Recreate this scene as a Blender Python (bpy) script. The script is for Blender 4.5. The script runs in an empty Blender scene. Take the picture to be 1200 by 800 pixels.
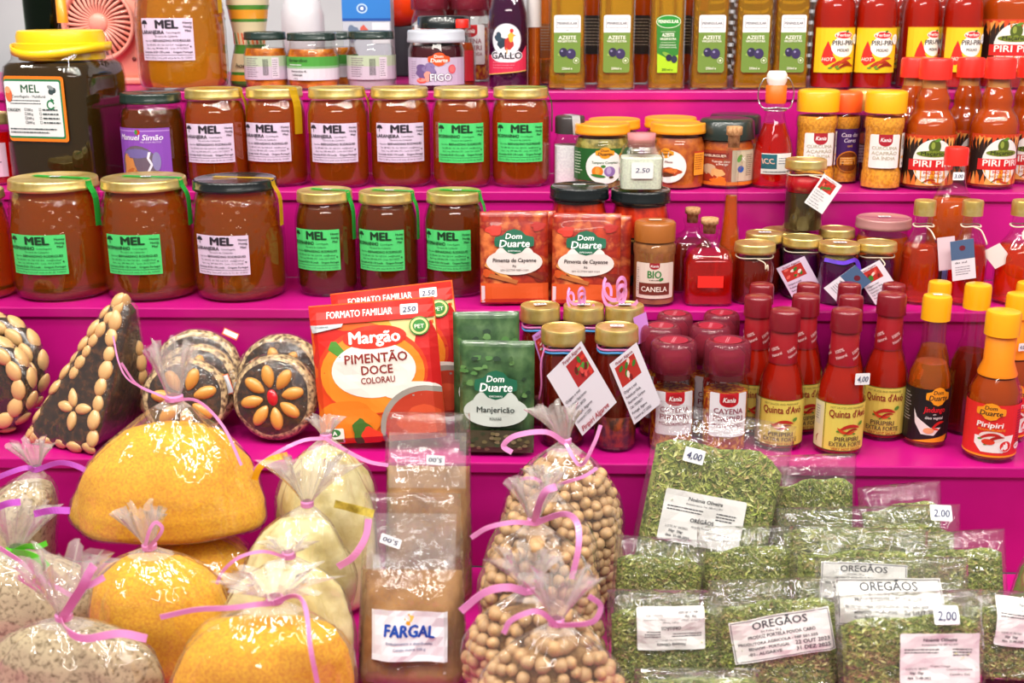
import bpy, bmesh, math, random
from mathutils import Vector, Matrix, noise
SC = bpy.context.scene
COL = SC.collection
R = math.radians
# ---------------------------------------------------------------- camera
FPX, PITCH, YAW, ROLL = 1400.0, R(16.0), R(2.0), R(-0.2)
CAM = Vector((0, 0, 1.45))
MROT = Matrix.Rotation(YAW, 3, 'Z') @ Matrix.Rotation(R(90) - PITCH, 3, 'X') @ Matrix.Rotation(ROLL, 3, 'Z')
cd = bpy.data.cameras.new('camera'); cam = bpy.data.objects.new('camera', cd); COL.objects.link(cam)
cam.matrix_world = Matrix.Translation(CAM) @ MROT.to_4x4()
cd.sensor_width = 36; cd.lens = FPX / 1200 * 36; cd.clip_start = 0.01
cd.dof.use_dof = True; cd.dof.focus_distance = 1.30; cd.dof.aperture_fstop = 8
SC.camera = cam
SC.view_settings.view_transform = 'Standard'; SC.view_settings.look = 'None'
SC.view_settings.exposure = -0.1; SC.view_settings.gamma = 1; SC.view_settings.use_curve_mapping = False
SC.cycles.transparent_max_bounces = 32
SC.cycles.max_bounces = 10; SC.cycles.transmission_bounces = 8; SC.cycles.glossy_bounces = 4
SC.cycles.caustics_reflective = False; SC.cycles.caustics_refractive = True
SC.cycles.sample_clamp_indirect = 4
# ---------------------------------------------------------------- world and hall lamps
w = bpy.data.worlds.new('hall'); SC.world = w; w.use_nodes = True
w.node_tree.nodes['Background'].inputs[0].default_value = (1.0, 0.96, 0.92, 1)
w.node_tree.nodes['Background'].inputs[1].default_value = 0.24
def area(x, y, z, sx, sy, power, col=(1, 0.95, 0.88), look=(0, 1.3, 1.15)):
    l = bpy.data.lights.new('hall_lamp', 'AREA'); l.shape = 'RECTANGLE'; l.size = sx; l.size_y = sy
    l.energy = power; l.color = col
    o = bpy.data.objects.new('hall_lamp', l); COL.objects.link(o); o.location = (x, y, z)
    o.rotation_euler = (Vector(look) - o.location).to_track_quat('-Z', 'Y').to_euler()
area(-0.4, 0.35, 2.9, 2.6, 0.08, 17, look=(0, 1.3, 1))
area(0.3, -1.6, 2.7, 2.4, 0.10, 11)
for j in range(3):
    for i in range(9):
        area(-1.7 + i * 0.43 + j * .14, 0.95 - j * .62, 2.40 + j * .22, 0.12, 0.12, 3.4, look=(-1.2 + i * 0.35, 1.3, 1.1))
# ---------------------------------------------------------------- helpers
SHELF = {'A': (1.60, 1.333), 'B': (1.444, 1.225), 'C': (1.288, 1.117), 'D': (1.132, 0.997), 'E': (0.60, 0.88)}
def ray(px, py):
    return MROT @ Vector(((px - 600) / FPX, -(py - 400) / FPX, -1))
def atY(px, py, Y):
    d = ray(px, py); return CAM + d * (Y / d.y)
def atZ(px, py, Z):
    d = ray(px, py); return CAM + d * ((Z - CAM.z) / d.z)
def depth(p):
    return -(MROT.transposed() @ (p - CAM)).z
def lin(c):
    return c / 12.92 if c <= 0.04045 else ((c + 0.055) / 1.055) ** 2.4
def hexc(h):
    return tuple(lin(int(h[i:i + 2], 16) / 255) for i in (0, 2, 4))
MATS = {}
def newmat(name):
    m = bpy.data.materials.new(name); m.use_nodes = True
    nt = m.node_tree
    return m, nt, nt.nodes['Principled BSDF']
def paint(h, rough=0.5, metal=0, coat=0, name=None, spec=0.5):
    k = (h, rough, metal, coat)
    if k not in MATS:
        m, nt, b = newmat(name or 'paint_' + h)
        b.inputs['Base Color'].default_value = (*hexc(h), 1)
        b.inputs['Roughness'].default_value = rough; b.inputs['Metallic'].default_value = metal
        b.inputs['Coat Weight'].default_value = coat; b.inputs['Specular IOR Level'].default_value = spec
        MATS[k] = m
    return MATS[k]
def noisy(name, c1, c2, scale=40, rough=0.5, bump=0.3, detail=4, lo=0.4, hi=0.6, coat=0, dist=0.001, tex='noise', c3=None, bscale=None):
    if name in MATS: return MATS[name]
    m, nt, b = newmat(name)
    tc = nt.nodes.new('ShaderNodeTexCoord')
    if tex == 'voronoi':
        n = nt.nodes.new('ShaderNodeTexVoronoi'); out = n.outputs['Distance']
    else:
        n = nt.nodes.new('ShaderNodeTexNoise'); n.inputs['Detail'].default_value = detail; out = n.outputs['Fac']
    n.inputs['Scale'].default_value = scale
    nt.links.new(tc.outputs['Object'], n.inputs['Vector'])
    r = nt.nodes.new('ShaderNodeValToRGB'); nt.links.new(out, r.inputs[0])
    r.color_ramp.elements[0].position = lo; r.color_ramp.elements[0].color = (*hexc(c1), 1)
    r.color_ramp.elements[1].position = hi; r.color_ramp.elements[1].color = (*hexc(c2), 1)
    if c3:
        e = r.color_ramp.elements.new((lo + hi) / 2); e.color = (*hexc(c3), 1)
    nt.links.new(r.outputs[0], b.inputs['Base Color'])
    b.inputs['Roughness'].default_value = rough; b.inputs['Coat Weight'].default_value = coat
    if bump:
        src = out
        if bscale:
            n2 = nt.nodes.new('ShaderNodeTexNoise'); n2.inputs['Scale'].default_value = bscale; n2.inputs['Detail'].default_value = 3
            nt.links.new(tc.outputs['Object'], n2.inputs['Vector']); src = n2.outputs['Fac']
        bp = nt.nodes.new('ShaderNodeBump'); bp.inputs['Strength'].default_value = bump; bp.inputs['Distance'].default_value = dist
        nt.links.new(src, bp.inputs['Height']); nt.links.new(bp.outputs[0], b.inputs['Normal'])
    MATS[name] = m
    return m
def film(name, tint='ffffff', haze=0.08, rough=0.06, bscale=30, bump=0.6, dist=0.004, fres=1.5, hazecol='ffffff', stretch=None, knurl=None):
    """thin clear sheet: transparent with a glossy fresnel skin and a little milky haze"""
    if name in MATS: return MATS[name]
    m = bpy.data.materials.new(name); m.use_nodes = True; nt = m.node_tree; nt.nodes.clear()
    N = nt.nodes.new; L = nt.links.new
    out = N('ShaderNodeOutputMaterial'); tr = N('ShaderNodeBsdfTransparent'); tr.inputs[0].default_value = (*hexc(tint), 1)
    gl = N('ShaderNodeBsdfGlossy'); gl.inputs['Roughness'].default_value = rough
    df = N('ShaderNodeBsdfDiffuse'); df.inputs[0].default_value = (*hexc(hazecol), 1)
    fr = N('ShaderNodeFresnel'); ge = N('ShaderNodeNewGeometry'); ma = N('ShaderNodeMath'); ma.operation = 'MULTIPLY_ADD'
    ma.inputs[1].default_value = 1 / fres - fres; ma.inputs[2].default_value = fres   # same thin-sheet reflectance seen from either side
    L(ge.outputs['Backfacing'], ma.inputs[0]); L(ma.outputs[0], fr.inputs[0])
    m1 = N('ShaderNodeMixShader'); m1.inputs[0].default_value = haze
    L(tr.outputs[0], m1.inputs[1]); L(df.outputs[0], m1.inputs[2])
    m2 = N('ShaderNodeMixShader'); L(fr.outputs[0], m2.inputs[0]); L(m1.outputs[0], m2.inputs[1]); L(gl.outputs[0], m2.inputs[2])
    L(m2.outputs[0], out.inputs[0])
    if bump:
        tc = N('ShaderNodeTexCoord'); mp = N('ShaderNodeMapping'); L(tc.outputs['Object'], mp.inputs[0])
        if stretch: mp.inputs['Scale'].default_value = stretch
        if knurl:
            n = N('ShaderNodeTexVoronoi'); n.inputs['Scale'].default_value = knurl; o = n.outputs['Distance']
        else:
            n = N('ShaderNodeTexNoise'); n.inputs['Scale'].default_value = bscale; n.inputs['Detail'].default_value = 2.5; o = n.outputs['Fac']
        L(mp.outputs[0], n.inputs['Vector'])
        bp = N('ShaderNodeBump'); bp.inputs['Strength'].default_value = bump; bp.inputs['Distance'].default_value = dist
        L(o, bp.inputs['Height']); L(bp.outputs[0], gl.inputs['Normal']); L(bp.outputs[0], fr.inputs['Normal'])
    MATS[name] = m
    return m
def liquid(name, deep, lite, trans=0.6, rough=0.12, ior=1.35, emit=0):
    """coloured translucent liquid"""
    if name in MATS: return MATS[name]
    m, nt, b = newmat(name)
    lw = nt.nodes.new('ShaderNodeLayerWeight'); lw.inputs[0].default_value = 0.35
    b.inputs['Base Color'].default_value = (*hexc(lite), 1)
    b.inputs['Transmission Weight'].default_value = trans; b.inputs['Roughness'].default_value = rough
    b.inputs['IOR'].default_value = ior
    b.inputs['Subsurface Weight'].default_value = 0.0
    nt.nodes.remove(lw)
    MATS[name] = m
    return m
GLASS = film('clear_glass', 'fbfcfb', 0.0, 0.015, bump=0.25, bscale=30, dist=0.0015, fres=1.75)
def thing(name, label=None, cat=None, group=None):
    o = bpy.data.objects.new(name, None); COL.objects.link(o); o.empty_display_size = 0.02
    if label: o['label'] = label
    if cat: o['category'] = cat
    if group: o['group'] = group
    return o
def obj(name, bm, mats, parent=None, smooth=True, loc=None, rot=None, label=None, flat_angle=None):
    if isinstance(bm, bmesh.types.BMesh):
        me = bpy.data.meshes.new(name); bm.normal_update(); bm.to_mesh(me); bm.free()
        if not isinstance(mats, (list, tuple)): mats = [mats]
        for m in mats: me.materials.append(m)
        if smooth and not name.startswith(('ribbon', 'curled')):
            me.polygons.foreach_set('use_smooth', [True] * len(me.polygons))
            if flat_angle: me.set_sharp_from_angle(angle=R(flat_angle))
    else: me = bm
    o = bpy.data.objects.new(name, me); COL.objects.link(o)
    if parent: o.parent = parent
    if loc is not None: o.location = loc
    if rot is not None: o.rotation_euler = rot
    if label: o['label'] = label
    return o
def dup(root, label=None, group=None, skip=()):
    def cp(o, par):
        c = o.copy(); COL.objects.link(c)
        if par: c.parent = par
        for ch in list(o.children):
            if ch.name.split('.')[0] not in skip: cp(ch, c)
        return c
    r = cp(root, None)
    if label: r['label'] = label
    if group: r['group'] = group
    return r
def lathe(prof, n=40, sq=0, ay=1.0, bm=None, mi=None, close=True, ph=0.0):
    """revolve [(r,z[,mat])]; sq>0 = superellipse power for square bottles"""
    bm = bm or bmesh.new(); rings = []
    for p in prof:
        r, z = p[0], p[1]; ring = []
        if r < 1e-6:
            ring = [bm.verts.new((0, 0, z))]
        else:
            for i in range(n):
                a = 2 * math.pi * (i + ph) / n; c, s = math.cos(a), math.sin(a)
                k = 1.0
                q = p[3] if len(p) > 3 else sq
                if q: k = (abs(c) ** q + abs(s) ** q) ** (-1 / q)
                ring.append(bm.verts.new((r * k * c, r * k * s * ay, z)))
        rings.append(ring)
    for j in range(len(rings) - 1):
        a, b = rings[j], rings[j + 1]
        m = prof[j][2] if len(prof[j]) > 2 and prof[j][2] is not None else (mi or 0)
        for i in range(n):
            k = (i + 1) % n
            if len(a) == 1 and len(b) == 1: continue
            if len(a) == 1: f = bm.faces.new((a[0], b[k], b[i]))
            elif len(b) == 1: f = bm.faces.new((a[i], a[k], b[0]))
            else: f = bm.faces.new((a[i], a[k], b[k], b[i]))
            f.material_index = m
    return bm
def studded(prof, z0, z1, n=112, amp=.0016, dz=.0085, k=17):
    """jar glass with a band of raised dimples between z0 and z1"""
    out = []
    for (a, b) in zip(prof, prof[1:]):
        lo, hi = min(a[1], b[1]), max(a[1], b[1]); st = max(1, int((hi - lo) / (dz / 4))) if hi > z0 and lo < z1 else 1
        for q in range(st): out.append((a[0] + (b[0] - a[0]) * q / st, a[1] + (b[1] - a[1]) * q / st))
    out.append(prof[-1][:2]); bm = lathe(out, n)
    for v in bm.verts:
        r = math.hypot(v.co.x, v.co.y)
        if z0 < v.co.z < z1 and r > .02:
            row = (v.co.z - z0) / dz; a = math.atan2(v.co.y, v.co.x); e = min(1, (v.co.z - z0) / .004, (z1 - v.co.z) / .004)
            d = amp * e * max(0, math.cos(a * k + (math.pi if int(row) % 2 else 0))) * abs(math.sin(row * math.pi)); v.co.x *= 1 + d / r; v.co.y *= 1 + d / r
    return bm
def box(x0, y0, z0, x1, y1, z1, bev=0, bm=None, mi=0):
    b2 = bmesh.new(); bmesh.ops.create_cube(b2, size=1)
    for v in b2.verts:
        v.co = Vector((x0 + (v.co.x + .5) * (x1 - x0), y0 + (v.co.y + .5) * (y1 - y0), z0 + (v.co.z + .5) * (z1 - z0)))
    if bev: bmesh.ops.bevel(b2, geom=list(b2.edges), offset=bev, segments=2, affect='EDGES', profile=0.5)
    for f in b2.faces: f.material_index = mi
    return join(bm, b2)
def join(bm, b2, mat=None):
    if mat is not None: b2.transform(mat)
    if bm is None: return b2
    me = bpy.data.meshes.new('tmp'); b2.to_mesh(me); b2.free(); bm.from_mesh(me); bpy.data.meshes.remove(me)
    return bm
def tube(pts, r, n=8, bm=None, mi=0, cyc=False, caps=True):
    bm = bm or bmesh.new(); pts = [Vector(p) for p in pts]; rings = []; N = len(pts); up = None
    for i, p in enumerate(pts):
        t = (pts[(i + 1) % N] - pts[i - 1]) if cyc else (pts[min(i + 1, N - 1)] - pts[max(i - 1, 0)])
        t.normalize()
        if up is None:
            up = t.orthogonal().normalized()
        else:
            up = (up - t * up.dot(t)).normalized()
        s = t.cross(up); rr = r[i] if isinstance(r, (list, tuple)) else r
        rings.append([bm.verts.new(p + (up * math.cos(2 * math.pi * k / n) + s * math.sin(2 * math.pi * k / n)) * rr) for k in range(n)])
    for i in range(N if cyc else N - 1):
        a, b = rings[i], rings[(i + 1) % N]
        for k in range(n):
            f = bm.faces.new((a[k], a[(k + 1) % n], b[(k + 1) % n], b[k])); f.material_index = mi
    if caps and not cyc:
        bm.faces.new(rings[0][::-1]).material_index = mi; bm.faces.new(rings[-1]).material_index = mi
    return bm
def curve_pts(ctrl, n=8):
    """Catmull-Rom"""
    c = [Vector(p) for p in ctrl]; c = [c[0] * 2 - c[1]] + c + [c[-1] * 2 - c[-2]]; out = []
    for i in range(1, len(c) - 2):
        for k in range(n):
            t = k / n; a, b, d, e = c[i - 1], c[i], c[i + 1], c[i + 2]
            out.append(0.5 * ((2 * b) + (d - a) * t + (2 * a - 5 * b + 4 * d - e) * t * t + (3 * b - a - 3 * d + e) * t ** 3))
    out.append(c[-2]); return out
def ribbon(ctrl, w, n=8, face=Vector((0, -1, 0.2)), twist=0.0, th=0.0003):
    """flat ribbon strip along a curve, broad side roughly toward `face`"""
    bm = bmesh.new(); pts = curve_pts(ctrl, n); N = len(pts); prev = None
    for i, p in enumerate(pts):
        t = (pts[min(i + 1, N - 1)] - pts[max(i - 1, 0)]).normalized()
        s = t.cross(face)
        if s.length < 1e-4: s = t.orthogonal()
        s.normalize(); s = Matrix.Rotation(twist * math.sin(i / N * 6), 3, t) @ s
        nn = t.cross(s).normalized()
        q = [bm.verts.new(p + s * w / 2 + nn * th), bm.verts.new(p - s * w / 2 + nn * th), bm.verts.new(p - s * w / 2 - nn * th), bm.verts.new(p + s * w / 2 - nn * th)]
        if prev:
            for k in range(4): bm.faces.new((prev[k], prev[(k + 1) % 4], q[(k + 1) % 4], q[k]))
        else: bm.faces.new(q[::-1])
        prev = q
    bm.faces.new(prev)
    for f in bm.faces: f.smooth = False
    return bm
# ---------------------------------------------------------------- flat print art, in millimetres
FONT = {}
def glyphs(s, bold):
    k = (s, bold)
    if k not in FONT:
        cu = bpy.data.curves.new('t', 'FONT'); cu.body = s; cu.size = 1; cu.resolution_u = 2; cu.offset = bold; cu.align_x = 'CENTER'
        ob = bpy.data.objects.new('t', cu); me = bpy.data.meshes.new_from_object(ob)
        FONT[k] = ([v.co.copy() for v in me.vertices], [tuple(p.vertices) for p in me.polygons])
        bpy.data.objects.remove(ob); bpy.data.meshes.remove(me); bpy.data.curves.remove(cu)
    return FONT[k]
class Art:
    def __init__(s): s.bm = bmesh.new(); s.mats = []; s.z = 0.0; s.lay = 0.05
    def mi(s, c):
        m = c if not isinstance(c, str) else paint(c, 0.45)
        if m not in s.mats: s.mats.append(m)
        return s.mats.index(m)
    def poly(s, pts, c, up=True):
        if up: s.z += s.lay
        f = s.bm.faces.new([s.bm.verts.new((x, y, s.z)) for x, y in pts]); f.material_index = s.mi(c)
        if f.calc_area() and sum(pts[i][0] * pts[(i + 1) % len(pts)][1] - pts[(i + 1) % len(pts)][0] * pts[i][1] for i in range(len(pts))) < 0: f.normal_flip()
        return s
    def rect(s, x0, y0, x1, y1, c, r=0, up=True):
        if not r: return s.poly([(x0, y0), (x1, y0), (x1, y1), (x0, y1)], c, up)
        p = []
        for cx, cy, a0 in ((x1 - r, y0 + r, -90), (x1 - r, y1 - r, 0), (x0 + r, y1 - r, 90), (x0 + r, y0 + r, 180)):
            p += [(cx + r * math.cos(R(a0 + k * 30)), cy + r * math.sin(R(a0 + k * 30))) for k in range(4)]
        return s.poly(p, c, up)
    def ell(s, cx, cy, rx, ry, c, n=20, rot=0, up=True):
        ca, sa = math.cos(R(rot)), math.sin(R(rot)); p = []
        for k in range(n):
            u, v = rx * math.cos(2 * math.pi * k / n), ry * math.sin(2 * math.pi * k / n)
            p.append((cx + u * ca - v * sa, cy + u * sa + v * ca))
        return s.poly(p, c, up)
    def frame(s, x0, y0, x1, y1, t, c, up=True):
        if up: s.z += s.lay
        for a in ((x0, y0, x1, y0 + t), (x0, y1 - t, x1, y1), (x0, y0 + t, x0 + t, y1 - t), (x1 - t, y0 + t, x1, y1 - t)): s.rect(*a, c, up=False)
        return s
    def blob(s, cx, cy, rx, ry, c, seed=0, n=22, rough=0.25):
        rnd = random.Random(seed); ph = [rnd.random() * 6.28 for _ in range(3)]
        p = []
        for k in range(n):
            a = 2 * math.pi * k / n; q = 1 + rough * (math.sin(3 * a + ph[0]) * .5 + math.sin(5 * a + ph[1]) * .3 + math.sin(7 * a + ph[2]) * .2)
            p.append((cx + rx * q * math.cos(a), cy + ry * q * math.sin(a)))
        return s.poly(p, c)
    def text(s, t, x, y, h, c, w=None, bold=0.0, shear=0, rot=0, align='c', up=True, arc=0):
        """h = capital height; w = forced width"""
        if up: s.z += s.lay
        if h >= 2.1: bold = max(bold, .013)
        vs, fs = glyphs(t, 0)
        if not vs: return s
        x0 = min(v.x for v in vs); x1 = max(v.x for v in vs); k = h / 0.69; kx = k
        if w: kx = w / (x1 - x0)
        mid = (x0 + x1) / 2; ca, sa = math.cos(R(rot)), math.sin(R(rot)); wd = (x1 - x0) * kx
        off = {'c': 0, 'l': wd / 2, 'r': -wd / 2}[align]; m = s.mi(c)
        for ci, (dx, dy) in enumerate(((0, 0),) if bold < .005 else ((-bold, 0), (bold, 0), (0, bold * .6), (0, -bold * .6))):
            nv = []
            for v in vs:
                q = (v.y + dy * 1.4) * k; u = (v.x + dx * 1.4 - mid) * kx + off + shear * q
                nv.append(s.bm.verts.new((x + u * ca - q * sa, y + u * sa + q * ca, s.z + ci * .014)))
            for f in fs:
                try: g = s.bm.faces.new([nv[i] for i in f])
                except ValueError: continue
                g.material_index = m
                g.normal_update()
                if g.normal.z < 0: g.normal_flip()
        return s
    def lines(s, x0, x1, y, dy, n, h, c, seed=1, fill=0.9):
        """rows of tiny unreadable print"""
        rnd = random.Random(seed); s.z += s.lay
        for i in range(n):
            x = x0; yy = y - i * dy; xe = x0 + (x1 - x0) * (fill - rnd.random() * 0.25)
            while x < xe:
                wd = h * rnd.choice((1.5, 2.2, 3, 4)); s.rect(x, yy, min(x + wd, xe), yy + h, c, up=False); x += wd + h * 0.6
        return s
    def build(s, name, parent, mode='flat', rad=0.04, z=0.0, ang=0.0, y=None, label=None, lift=0.25, tilt=None, loc=None, rot=None, step=0.22, back=True, ay=1.0):
        bm = s.bm
        if mode == 'cyl':
            d = rad * 1000 * step
            xs = [v.co.x for v in bm.verts]; k = math.ceil(min(xs) / d)
            while k * d < max(xs):
                bmesh.ops.bisect_plane(bm, geom=list(bm.verts) + list(bm.edges) + list(bm.faces), plane_co=(k * d, 0, 0), plane_no=(1, 0, 0), dist=1e-5); k += 1
            for v in bm.verts:
                rr = rad + (lift + v.co.z) / 1000; a = v.co.x / 1000 / rad + ang
                v.co = Vector((rr * math.sin(a), -rr * math.cos(a), z + v.co.y / 1000))
        elif mode == 'flat':
            yy = -(rad if y is None else y)
            for v in bm.verts: v.co = Vector((v.co.x / 1000, yy - (lift + v.co.z) / 1000, z + v.co.y / 1000))
        elif mode == 'top':
            for v in bm.verts: v.co = Vector((v.co.x / 1000, v.co.y / 1000, z + (lift + v.co.z) / 1000))
        elif callable(mode):
            for v in bm.verts: v.co = mode(v.co.x / 1000, v.co.y / 1000, (lift + v.co.z) / 1000)
        return obj(name, bm, s.mats, parent, smooth=False, label=label, loc=loc, rot=rot)
# ---------------------------------------------------------------- placement
PD = {}
def put(root, cx, shelf, back, ytop, wpx, rot=0, tilt=(0, 0)):
    """stand a thing on a shelf: back = distance of its axis behind the shelf edge (m) or the photo row where its foot is seen"""
    R0, H0 = PD[root['kind_id']] if 'kind_id' in root else PD[root.name.split('.')[0]]
    ye, zs = SHELF[shelf]
    if back > 2:
        Y = atZ(cx, back, zs).y + wpx / 2 * 1.35 / FPX * (0.75)
    else: Y = ye + back
    top = atY(cx, ytop, Y); h = top.z - zs
    mid = Vector((top.x, Y, zs + h / 2)); r = wpx / 2 * depth(mid) / FPX
    a = math.atan2(mid.x, Y)
    root.location = (top.x, Y, zs); root.scale = (r / R0, r / R0, h / H0)
    root.rotation_euler = (tilt[0], tilt[1], R(rot))
    return root
# ---------------------------------------------------------------- the stepped stand
MAG = noisy('magenta_paint', 'b00c70', 'bd127c', 9, 0.32, 0.05, 3, 0.35, 0.65, dist=0.0006)
ks = 'ABCDE'
WHICH = {'A': 'topmost magenta step of the stand, carrying oil and sauce bottles', 'B': 'second magenta step from the top, carrying the row of honey jars',
         'C': 'third magenta step from the top, carrying the big honey jars and red sachets', 'D': 'fourth magenta step, carrying almond sweets, pepper packs and sauce bottles',
         'E': 'lowest magenta step, covered with bags of flour, chickpeas and herbs'}
for i, k in enumerate(ks):
    ye, zs = SHELF[k]; stand = thing('display_step', WHICH[k], 'display step', 'steps of the magenta stand')
    stand.location = (0, ye, zs)
    yb = 2.05 if i == 0 else SHELF[ks[i - 1]][0] + 0.001
    obj('tread', box(-1.25, 0, -0.012, 1.25, yb - ye, 0, 0.0016), MAG, stand, smooth=False)
    if i < 4:
        obj('riser', box(-1.25, .003, SHELF[ks[i + 1]][1] - zs, 1.25, .012, -0.0125, 0), MAG, stand, smooth=False)
# back of the stall
WALL = noisy('stall_wall_paint', 'b9bac0', 'cbccd0', 3, 0.6, 0)
o = obj('wall_back', box(-1.6, 2.35, 0, 1.6, 2.40, 2.2), WALL, smooth=False); o['kind'] = 'structure'
o = obj('floor', box(-2.5, -2.5, -0.05, 2.5, 2.6, 0), noisy('hall_floor', '77736e', '8b8680', 4, 0.5, 0.1), smooth=False); o['kind'] = 'structure'
# ---------------------------------------------------------------- honey jars
HONEY = liquid('orange_honey', 'a03000', 'cc7a18', 0.8, 0.04)
HONEYD = liquid('dark_honey', '7a2000', '945814', 0.8, 0.04)
GOLD = noisy('gold_lid_tin', 'd8b864', 'ecd48c', 60, 0.32, 0.1); GOLD.node_tree.nodes['Principled BSDF'].inputs['Metallic'].default_value = 0.75
BLACKLID = paint('12181a', 0.25, coat=0.5)
def lid_bm(r, h, mi=0, n=48):
    p = [(r * .985, 0), (r, .0006), (r, h * .30), (r * .985, h * .38), (r * .985, h * .8), (r * .975, h * .93), (r * .95, h), (r * .90, h), (r * .88, h - .0006), (0, h - .0006)]
    return lathe(p, n)
LILAC, GREEN = 'dcc6e0', '4ed373'
def tree_icon(a, x, y, s, c):
    a.rect(x - s * .06, y - s * .45, x + s * .06, y + s * .1, c)
    for dx, dy, q in ((0, .25, .3), (-.3, .12, .2), (.3, .12, .2), (-.15, .3, .2), (.18, .3, .2)): a.ell(x + dx * s, y + dy * s, q * s, q * s * .8, c, 10)
def mel_label(bg, sort, lt=False):
    a = Art(); W_, H_ = 62, 47; ink = '2c2531' if bg == LILAC else '123a20'
    a.rect(-31, -23.5, 31, 23.5, bg)
    tree_icon(a, -26, 17, 9, ink)
    a.text('MEL', 2, 12.5, 9, ink, w=25, bold=0.035)
    a.text(sort, -30, 6.2, 4, ink, w=29, bold=0.02, align='l', up=False)
    for t, y in (('Honey', 17.5), ('Honig', 13), ('Miel', 8.5)): a.text(t, 25, y, 2.6, ink, up=False)
    a.text('Centrifugado', 9, 6.8, 2, ink, up=False)
    a.text('Da serra do Caldeirão', 1, 2.6, 2, ink, up=False)
    a.text('Apicultor', -21, -2.2, 1.8, ink, up=False); a.text('BERNARDINO RODRIGUES', 6, -2.4, 2.6, ink, w=42, bold=0.01, up=False)
    a.text('Tel. 289 842 120 / 961 520 014   mel@loule.pt', 0, -6.8, 1.9, ink, w=50, up=False)
    a.text('Apic. reg. 289 846 375 - Lote 15/11/2023', 0, -10.6, 1.9, ink, w=48, up=False)
    a.text('Corotelo 8150 170 Loulé    Origem Portugal', 0, -15, 2.2, ink, w=57, bold=0.006, up=False)
    a.rect(-29, -17.6, 29, -17.2, ink, up=False); a.text('Peso líq. 500 g  Cons. pref. antes do fim de: 12/2025', 0, -21.2, 1.8, ink, w=56, up=False)
    a.text('e', 27, -9, 3, ink, up=False)
    return a
def price(t, w=13, h=8, ink='3b3f66', c='eef0f2'):
    a = Art(); a.lay = 0.22; a.rect(-w / 2, -h / 2, w / 2, h / 2, c, 1)
    a.text(t, 0, -h * .24, h * .46, ink, shear=0.15, w=w * .72)
    return a
def tape(root, r, h, lidz, col, ang, wd=0.009, ln=0.055, out=1.0):
    """paper seal strip: over the lid and down the jar side"""
    m = paint(col, 0.4); s = math.sin(ang); c = -math.cos(ang)
    pts = [(-s * r * .55, -c * r * .55, h + .0006), (0, 0, h + .0006), (s * r * .86, c * r * .86, h + .0008), (s * (r * .97), c * (r * .97), h - .001), (s * (r * .97 + .0018), c * (r * .97 + .0018), h - .008),
           (s * (r * 1.10 + .002), c * (r * 1.10 + .002), h - .022), (s * (r * 1.12 * out + .0015), c * (r * 1.12 * out + .0015), h - ln)]
    face = Vector((s, c, 1.0)); bm = bmesh.new()
    side = Vector((c, -s, 0)); prev = None; ps = curve_pts(pts, 3)
    for p in ps:
        q = [bm.verts.new(p + side * wd / 2), bm.verts.new(p - side * wd / 2)]
        if prev: bm.faces.new((prev[0], prev[1], q[1], q[0]))
        prev = q
    bmesh.ops.solidify(bm, geom=list(bm.faces), thickness=0.0003)
    return obj('seal_strip', bm, m, root, smooth=False)
def make_honey(label, sort, bg, honey, lidmat, tapecol=None, tang=1.9, lang=0.0, big=False, twd=.009, group=None):
    root = thing('honey_jar', label, 'honey jar', group)
    Rr, Hh = (0.0385, 0.12)
    if big: Rr, Hh = 0.051, 0.142
    PD['honey_jar' if not big else 'large'] = (Rr, Hh)
    lr = Rr * 0.9 if not big else Rr * .90; lh = 0.0125; nz = Hh - lh
    prof = [(0, 0.002), (Rr * .80, 0.0), (Rr * .93, .003), (Rr, .012), (Rr, nz - .026), (Rr * .985, nz - .018), (Rr * .90, nz - .006), (Rr * .84, nz - .002), (Rr * .82, nz + .004)]
    if big: prof = [(0, 0.002), (Rr * .80, 0.0), (Rr * .95, .004), (Rr, .014), (Rr, nz - .062), (Rr * .97, nz - .045), (Rr * .90, nz - .016), (Rr * .85, nz - .004), (Rr * .84, nz + .004)]
    obj('glass', studded(prof, nz - .054, nz - .012) if big else lathe(prof, 48), GLASS, root)
    inn = [(0, .004)] + [(q[0] - .0022, max(q[1], .004)) for q in prof[1:-2]] + [(Rr * .80, nz - .003), (0, nz - .003)]
    obj('honey', lathe(inn, 48), honey, root)
    obj('lid', lid_bm(lr, lh), lidmat, root, loc=(0, 0, nz), flat_angle=50)
    a = mel_label(bg, sort)
    k = 1.0
    a.build('label', root, 'cyl', Rr, Hh * (.50 if not big else .44) - .004, lang)
    if tapecol: tape(root, lr, Hh, nz, tapecol, tang, twd)
    return root
def jar(x, ytop, wpx, shelf, back, label, sort, bg, tc, tang=1.9, lang=0, lid=None, honey=None, big=False, twd=.009, rot=0, st=None, group=None):
    r = make_honey(label, sort, bg, honey or HONEY, lid or GOLD, tc, tang, lang, big, twd, group)
    if st: price('2,50', 11, 7).build('price_sticker', r, 'top', z=(0.142 if big else .12), loc=(0.004, -0.004, 0.0008))
    if big: PD['honey_jar'], t = PD['large'], PD.get('honey_jar')
    put(r, x, shelf, back, ytop, wpx, rot)
    return r
L_, G_ = 'LARANJEIRA', 'ROSMANINHO'; YT, GT = 'ecc21e', '3bd455'
jar(250, 103, 74, 'B', .052, 'lilac-labelled honey jar with a yellow seal, beside the purple-labelled jar', L_, LILAC, YT, 1.45)
jar(321, 102, 73, 'B', .062, 'lilac-labelled honey jar with a broad yellow seal strip, second in the middle row', L_, LILAC, YT, .95, -.15, twd=.012)
jar(394, 102, 73, 'B', .052, 'lilac-labelled honey jar, third of the four lilac ones in the middle row', L_, LILAC, YT, 1.5)
jar(468, 102, 74, 'B', .060, 'lilac-labelled honey jar next to the green-labelled ones in the middle row', L_, LILAC, YT, -1.6, .1)
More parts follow.
